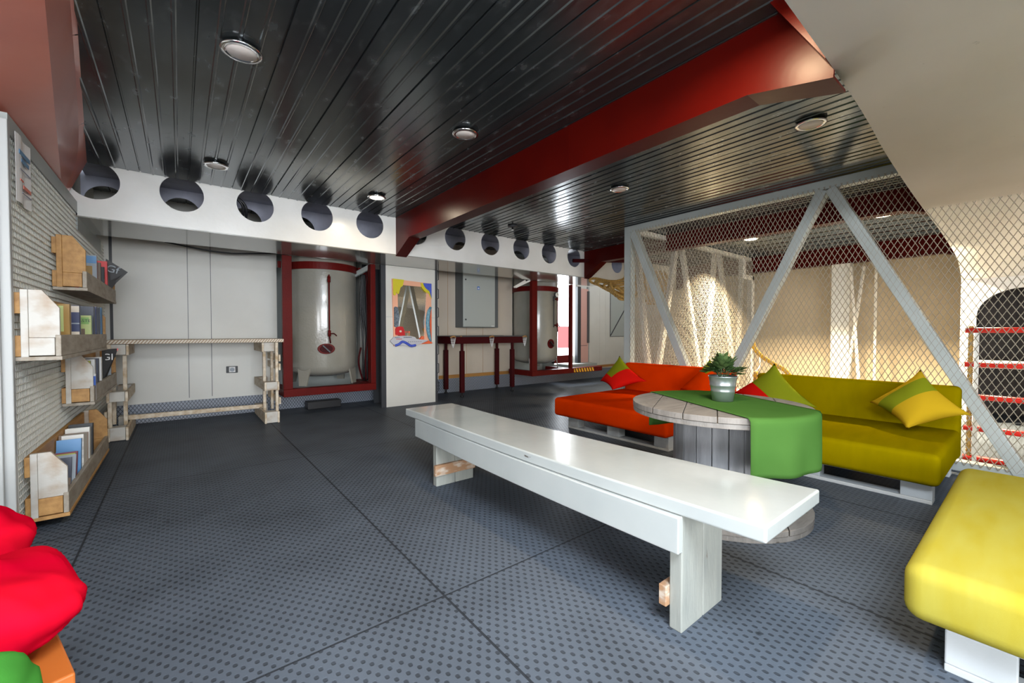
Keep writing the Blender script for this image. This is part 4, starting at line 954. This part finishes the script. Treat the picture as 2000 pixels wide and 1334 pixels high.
def pillow(name, l, t_, r, b_, thick, mats, rule, label, group='patchwork cushions on the sofas'):
    l, t_, r, b_ = map(Vector, (l, t_, r, b_)); N_ = 22
    nrm = (t_-b_).cross(r-l).normalized()
    if nrm.x > 0: nrm = -nrm          # towards the room
    bb = B(); bm = bb.bm; G = {}
    for side in (1, -1):
        for i in range(N_+1):
            for j in range(N_+1):
                if side == -1 and (i in (0, N_) or j in (0, N_)): G[(side, i, j)] = G[(1, i, j)]; continue
                s, v = i/N_, j/N_
                es, ev = 1-(2*s-1)**2, 1-(2*v-1)**2
                s2 = s + (0.5-s)*0.16*ev*abs(2*s-1)**2; v2 = v + (0.5-v)*0.16*es*abs(2*v-1)**2
                p = (l*(1-s2)+t_*s2)*(1-v2) + (b_*(1-s2)+r*s2)*v2
                th = thick*0.5*(es**0.55)*(ev**0.55)
                G[(side, i, j)] = bm.verts.new(p + nrm*th*side + nrm*0.004*math.sin(9*s+5*v)*es*ev*side)
    for side in (1, -1):
        for i in range(N_):
            for j in range(N_):
                q = [G[(side, i, j)], G[(side, i+1, j)], G[(side, i+1, j+1)], G[(side, i, j+1)]]
                f = bm.faces.new(q); f.smooth = True; f.material_index = rule((i+0.5)/N_, (j+0.5)/N_)
    o = bb.build(name, mats, None, org=(l+t_+r+b_)/4)
    return tag(o, label, 'cushion', group)
def sag(o): return o
pillow('cushion', (4.10, 3.40, 0.40), (4.22, 3.20, 0.72), (4.13, 2.75, 0.45), (3.98, 3.12, 0.325), 0.15, ['red_fabric', 'olive_fabric'], lambda s, v: 1 if (s > 0.30 and v < 0.52) else 0, 'red cushion with a green patch at the far end of the orange sofa')
pillow('cushion', (4.14, 2.36, 0.40), (4.24, 2.09, 0.735), (4.14, 1.82, 0.45), (4.0, 2.1, 0.325), 0.14, ['orange_fabric', 'olive_fabric'], lambda s, v: 1 if (s > 0.72 and v < 0.35) else 0, 'orange cushion behind the potted plant on the orange sofa')
pillow('cushion', (4.12, 1.80, 0.43), (4.22, 1.49, 0.725), (4.12, 1.13, 0.38), (3.98, 1.55, 0.33), 0.15, ['olive_fabric', 'red_fabric'], lambda s, v: 1 if s < 0.42 and v < 0.9 else 0, 'green cushion with a red end where the two sofas meet')
pillow('cushion', (4.12, 0.80, 0.47), (4.22, 0.535, 0.735), (4.10, 0.27, 0.455), (3.93, 0.56, 0.335), 0.19, ['cushion_yellow', 'olive_fabric'], lambda s, v: 1 if 0.20 < v < 0.50 else 0, 'yellow cushion with a green stripe at the near end of the olive sofa')

# ------------------------------------------------------------------ cable spool table
sx, sy_, sr = 2.442, 1.16, 0.47
st = thing('spool_table', (sx, sy_, 0), 'weathered wooden cable spool used as a round table', 'table')
def planked_disc(b, z0, z1, r, ang, n=6):
    d = Vector((math.cos(ang), math.sin(ang), 0)); s = Vector((-d.y, d.x, 0)); c = Vector((sx, sy_, 0)); w = 2*r/n
    for k in range(n):
        a0, a1 = -r+k*w+0.002, -r+(k+1)*w-0.002; pts = []
        m = 10
        for i in range(m+1):
            a = a0+(a1-a0)*i/m; pts.append((a, math.sqrt(max(0, r*r-a*a))))
        for i in range(m, -1, -1):
            a = a0+(a1-a0)*i/m; pts.append((a, -math.sqrt(max(0, r*r-a*a))))
        b.prism([c + s*p[0] + d*p[1] + Vector((0, 0, z0)) for p in pts], (0, 0, z1-z0))
b = B(); planked_disc(b, 0.565, 0.595, sr, 0.45); planked_disc(b, 0.538, 0.563, sr-0.004, 0.45+PI/2, 5); b.build('table_top', 'spool_wood', st, bevel=0.002)
b = B(); planked_disc(b, 0.028, 0.055, sr, 0.45); planked_disc(b, 0.0, 0.026, sr-0.004, 0.45+PI/2, 5); b.build('base_disc', 'spool_wood', st, bevel=0.002)
b = B(); n = 18; rd = 0.235
for k in range(n):
    a0, a1 = 2*PI*k/n+0.012, 2*PI*(k+1)/n-0.012
    b.prism([(sx+rd*math.cos(a0), sy_+rd*math.sin(a0), 0.055), (sx+rd*math.cos(a1), sy_+rd*math.sin(a1), 0.055), (sx+(rd-0.02)*math.cos(a1), sy_+(rd-0.02)*math.sin(a1), 0.055), (sx+(rd-0.02)*math.cos(a0), sy_+(rd-0.02)*math.sin(a0), 0.055)], (0, 0, 0.483))
b.lathe([(rd-0.022, 0.056), (rd-0.022, 0.537)], (sx, sy_, 0), 32)
b.build('drum', 'spool_drum', st, bevel=0.002)
B().lathe([(0.028, 0.595), (0.026, 0.5965)], (2.50, 1.575, 0), 18, sx=1.0, sy=0.6).build('paint_spot', 'teal_paint', st)

def runner():
    b = B(); bm = b.bm; d = Vector((-0.47, -0.882, 0)); s = Vector((0.882, -0.47, 0)); c = Vector((sx, sy_, 0)); zt = 0.600
    nw, ns = 14, 70; S0, S1 = -0.70, 0.74; r = sr+0.008; grid = []
    for i in range(nw+1):
        w = -0.17+0.50*i/nw; row = []
        e = math.sqrt(r*r-w*w)
        for j in range(ns+1):
            f = j/ns; 
            q = -(e+0.245)+(2*e+0.245+0.29)*f
            over = abs(q)-e; sg = 1 if q > 0 else -1
            if over <= 0: p = c+s*w+d*q; z = zt
            else:
                ra = 0.02; th = min(over/ra, PI/2)
                out = ra*math.sin(th); dn = ra*(1-math.cos(th)) + max(0, over-ra*PI/2)
                wob = 0.010*math.sin(9*w*3+1)*min(1, dn/0.2)
                p = c+s*w+d*(sg*(e+out+wob)); z = zt-dn
            row.append(bm.verts.new(p+Vector((0, 0, z))))
        grid.append(row)
    for i in range(nw):
        for j in range(ns):
            f = bm.faces.new((grid[i][j], grid[i+1][j], grid[i+1][j+1], grid[i][j+1])); f.smooth = True
    o = b.build('table_runner', 'runner_green')
    m = o.modifiers.new('cloth', 'SOLIDIFY'); m.thickness = 0.0022; m.offset = 0
    return tag(o, 'bright green felt runner draped across the spool table', 'table runner')
runner()
pp = thing('potted_plant', (2.49, 1.15, 0.602), 'leafy green plant in a galvanised metal pot on the green runner', 'plant')
pc = (2.49, 1.15, 0)
B().lathe([(0.050, 0.603), (0.056, 0.603), (0.063, 0.655), (0.0655, 0.658), (0.064, 0.664), (0.068, 0.690), (0.071, 0.694), (0.069, 0.700), (0.076, 0.742), (0.079, 0.746), (0.076, 0.750), (0.073, 0.744), (0.066, 0.700), (0.010, 0.70)], pc, 40).build('pot', 'galvanised', pp)
B().lathe([(0.070, 0.72), (0.066, 0.73), (0.002, 0.735)], pc, 24).build('soil', 'soil', pp)
b = B()
rnd = random.Random(3)
for i in range(260):
    a = rnd.uniform(0, 2*PI); el = rnd.uniform(0.15, 1.5); ln = rnd.uniform(0.035, 0.055)
    R0 = rnd.uniform(0.03, 0.10)
    base = Vector(pc) + Vector((math.cos(a)*R0*math.cos(el), math.sin(a)*R0*math.cos(el), 0.752+0.085*math.sin(el)*rnd.uniform(0.4, 1.1)))
    d = Vector((math.cos(a)*math.cos(el), math.sin(a)*math.cos(el), math.sin(el)*0.7+0.1)).normalized()
    s = d.cross(Vector((0, 0, 1))).normalized() if abs(d.z) < 0.98 else Vector((1, 0, 0)); up = s.cross(d).normalized()
    w = ln*0.30
    P_ = [base, base+d*ln*0.3+s*w*0.8+up*0.002, base+d*ln*0.65+s*w, base+d*ln-up*0.006, base+d*ln*0.65-s*w, base+d*ln*0.3-s*w*0.8+up*0.002, base+d*ln*0.3-up*0.004, base+d*ln*0.65-up*0.005]
    b.faces(P_, [(0, 1, 6), (0, 6, 5), (1, 2, 7, 6), (6, 7, 4, 5), (2, 3, 7), (7, 3, 4)], smooth=True)
for i in range(16):
    a = rnd.uniform(0, 2*PI); b.tube([Vector(pc)+Vector((0.01*math.cos(a), 0.01*math.sin(a), 0.73)), Vector(pc)+Vector((0.06*math.cos(a), 0.06*math.sin(a), 0.80))], 0.002, 4)
b.build('foliage', 'leaf', pp)

# ------------------------------------------------------------------ white bench
bn = thing('bench', (1.47, 1.65, 0), 'long glossy white painted wooden bench in the middle of the floor', 'bench')
b = B(); bm = b.bm; n = 24; rows = []
for i in range(n+1):
    f = i/n; y = 0.468+(2.815-0.468)*f
    xl = 1.285+(1.258-1.285)*f; xr = 1.745+(1.635-1.745)*f
    sg = -0.018*(1-(2*abs(f-0.42))**2 if abs(f-0.42) < 0.5 else 0)
    z0, z1 = 0.408+sg, 0.458+sg
    rows.append([bm.verts.new(p) for p in ((xl, y, z0), (xr, y, z0), (xr, y, z1), (xl, y, z1))])
for i in range(n):
    A, C = rows[i], rows[i+1]
    for k in range(4): bm.faces.new((A[k], C[k], C[(k+1) % 4], A[(k+1) % 4]))
bm.faces.new(rows[0][::-1]); bm.faces.new(rows[-1])
b.build('seat_plank', 'bench_paint', bn, bevel=0.007, seg=3)
for xa in (1.262, 1.575):
    b = B(); bm = b.bm; rows = []
    for i in range(n+1):
        f = i/n; y = 0.72+(2.67-0.72)*f; fy = (y-0.468)/2.347
        sg = -0.018*(1-(2*abs(fy-0.42))**2 if abs(fy-0.42) < 0.5 else 0)
        rows.append([bm.verts.new(p) for p in ((xa, y, 0.285+sg), (xa+0.028, y, 0.285+sg), (xa+0.028, y, 0.407+sg), (xa, y, 0.407+sg))])
    for i in range(n):
        for k in range(4): bm.faces.new((rows[i][k], rows[i+1][k], rows[i+1][(k+1) % 4], rows[i][(k+1) % 4]))
    bm.faces.new(rows[0][::-1]); bm.faces.new(rows[-1])
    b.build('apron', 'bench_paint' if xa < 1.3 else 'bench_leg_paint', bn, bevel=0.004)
for ya in (0.722, 2.415):
    B().box((1.290, ya, 0.0), (1.43, ya+0.045, 0.40)).box((1.4325, ya, 0.0), (1.574, ya+0.045, 0.40)).build('leg', 'bench_leg_paint', bn, bevel=0.004)
B().box((1.27, 0.767, 0.075), (1.575, 0.795, 0.145)).build('leg_batten', 'bare_batten', bn, bevel=0.003)
B().box((1.27, 2.39, 0.075), (1.575, 2.415, 0.145)).build('leg_batten', 'bare_batten', bn, bevel=0.003)

# ------------------------------------------------------------------ beanbag on an orange stool, near left corner
e0, e1 = Vector((-0.345, 1.80, 0)), Vector((-0.20, 1.30, 0)); ed = (e1-e0).normalized(); en = Vector((ed.y, -ed.x, 0))
if en.x > 0: en = -en
sl = thing('stool', (-0.45, 1.45, 0), 'low orange stool with blue side under the red beanbag', 'stool')
zt = 0.30
def qbox(a0, a1, n0, n1, z0, z1):
    return [e0+ed*a0+en*n0+Vector((0,0,z0)), e0+ed*a1+en*n0+Vector((0,0,z0)), e0+ed*a1+en*n1+Vector((0,0,z0)), e0+ed*a0+en*n1+Vector((0,0,z0))], (0, 0, z1-z0)
LN = 0.60
b = B(); b.prism(*qbox(0, LN, 0, 0.42, zt-0.03, zt)); b.build('seat_board', 'stool_orange', sl, bevel=0.004)
for a in (0, LN-0.05):
    for nn in (0, 0.37):
        b = B(); b.prism(*qbox(a, a+0.05, nn, nn+0.05, 0, zt-0.03)); b.build('leg', 'stool_orange', sl, bevel=0.004)
b = B(); b.prism(*qbox(LN-0.03, LN-0.01, 0.05, 0.37, 0.05, zt-0.03)); b.build('side_board', 'stool_blue', sl)
def blob(name, parts, m, label, cat, seed=1):
    from mathutils import noise
    b = B(); bm = b.bm
    for c, rad, rotz, sd in parts:
        tmp = bmesh.new(); bmesh.ops.create_uvsphere(tmp, u_segments=72, v_segments=40, radius=1)
        R = Matrix.Rotation(rotz, 3, 'Z'); vm = {}
        for v in tmp.verts:
            d = v.co.normalized()
            q = Vector((math.copysign(abs(d.x)**0.62, d.x), math.copysign(abs(d.y)**0.62, d.y), math.copysign(abs(d.z)**0.9, d.z)))
            o1 = noise.noise(d*1.6 + Vector((sd*7, sd*3, 0))); fold = 1-min(1, 2.2*abs(noise.noise(Vector((d.x*0.9+d.y*0.9, (d.y-d.x)*0.35, d.z*0.8))*1.5 + Vector((sd, sd*2, 3)))))
            k = 0.95 + 0.07*o1 + 0.045*(fold**2) - 0.02
            vm[v] = bm.verts.new(Vector(c) + R @ Vector((q.x*rad[0]*k, q.y*rad[1]*k, q.z*rad[2]*k*(1+0.25*o1))))
        for f in tmp.faces: bm.faces.new([vm[v] for v in f.verts]).smooth = True
        tmp.free()
    o = b.build(name, m, None, org=parts[0][0]); return tag(o, label, cat)
blob('beanbag', [((-0.39, 1.43, 0.395), (0.205, 0.235, 0.080), 0.28, 0.6), ((-0.57, 1.86, 0.40), (0.22, 0.16, 0.09), 0.3, 2.0)], 'beanbag_red', 'crumpled bright red beanbag on the orange stool at lower left', 'beanbag')
blob('green_cushion', [((-0.37, 1.07, 0.372), (0.18, 0.12, 0.06), 0.25, 1.1)], 'green_cloth', 'green cloth cushion in front of the red beanbag', 'cushion')

# ------------------------------------------------------------------ ceiling lights
def ceiling_light(x, y, z, label, lens, power=0, col=(1, 0.85, 0.62), rad=0.085, spread=170):
    t = thing('ceiling_light', (x, y, z), label, 'ceiling light', 'round recessed ceiling lights')
    B().lathe([(rad*0.90, z-0.001), (rad*0.92, z-0.010), (rad, z-0.012), (rad, z-0.018), (rad*0.76, z-0.020), (rad*0.74, z-0.014), (0.001, z-0.014)], (x, y, 0), 40).build('trim_ring', 'chrome', t)
    B().lathe([(rad*0.75, z-0.015), (rad*0.73, z-0.0185), (0.001, z-0.0190)], (x, y, 0), 32).build('lens', lens, t)
    if power:
        l = bpy.data.lights.new('lamp', 'AREA'); l.shape = 'DISK'; l.size = 0.12; l.energy = power; l.color = col; l.spread = math.radians(spread)
        o = bpy.data.objects.new('lamp', l); COL.objects.link(o); o.parent = t; o.location = (0, 0, -0.030)
    return t
zl = ZC-0.004
ceiling_light(0.243, 2.347, zl, 'unlit round ceiling light nearest the upper left, above the open floor', 'lens_off')
ceiling_light(0.24, 4.06, zl, 'unlit round ceiling light close to the girder at left', 'lens_off')
ceiling_light(1.515, 4.03, zl, 'lit round ceiling light close to the girder, left of the red beam', 'lens_on', 5)
ceiling_light(1.50, 2.39, zl, 'unlit round ceiling light midway along the red beam, on its left', 'lens_off')
ceiling_light(1.50, 0.72, zl, 'warm lit round ceiling light at the top edge near the soffit', 'lens_warm', 12, (1, 0.74, 0.45))
ceiling_light(3.18, 2.42, zl, 'unlit round ceiling light above the orange sofa', 'lens_off')
ceiling_light(3.14, 0.92, zl, 'unlit round ceiling light between the red beam and cage truss', 'lens_off')
ceiling_light(6.30, 2.54, zl, 'lit warm ceiling light inside the cage, farther one', 'lens_warm', 165, (1, 0.82, 0.55), 0.11, 116)
ceiling_light(6.19, 1.12, zl, 'lit warm ceiling light inside the cage, nearer one', 'lens_warm', 165, (1, 0.82, 0.55), 0.11, 116)
sd = thing('smoke_detector', (3.26, 4.10, ZC), 'small dark detector on the ceiling near the girder holes', 'detector')
B().lathe([(0.06, ZC-0.001), (0.06, ZC-0.016), (0.03, ZC-0.022)], (3.26, 4.10, 0), 24).build('disc', 'charcoal', sd); B().lathe([(0.012, ZC-0.022), (0.010, ZC-0.05), (0.016, ZC-0.055)], (3.26, 4.10, 0), 12).build('sensor', 'chrome', sd)
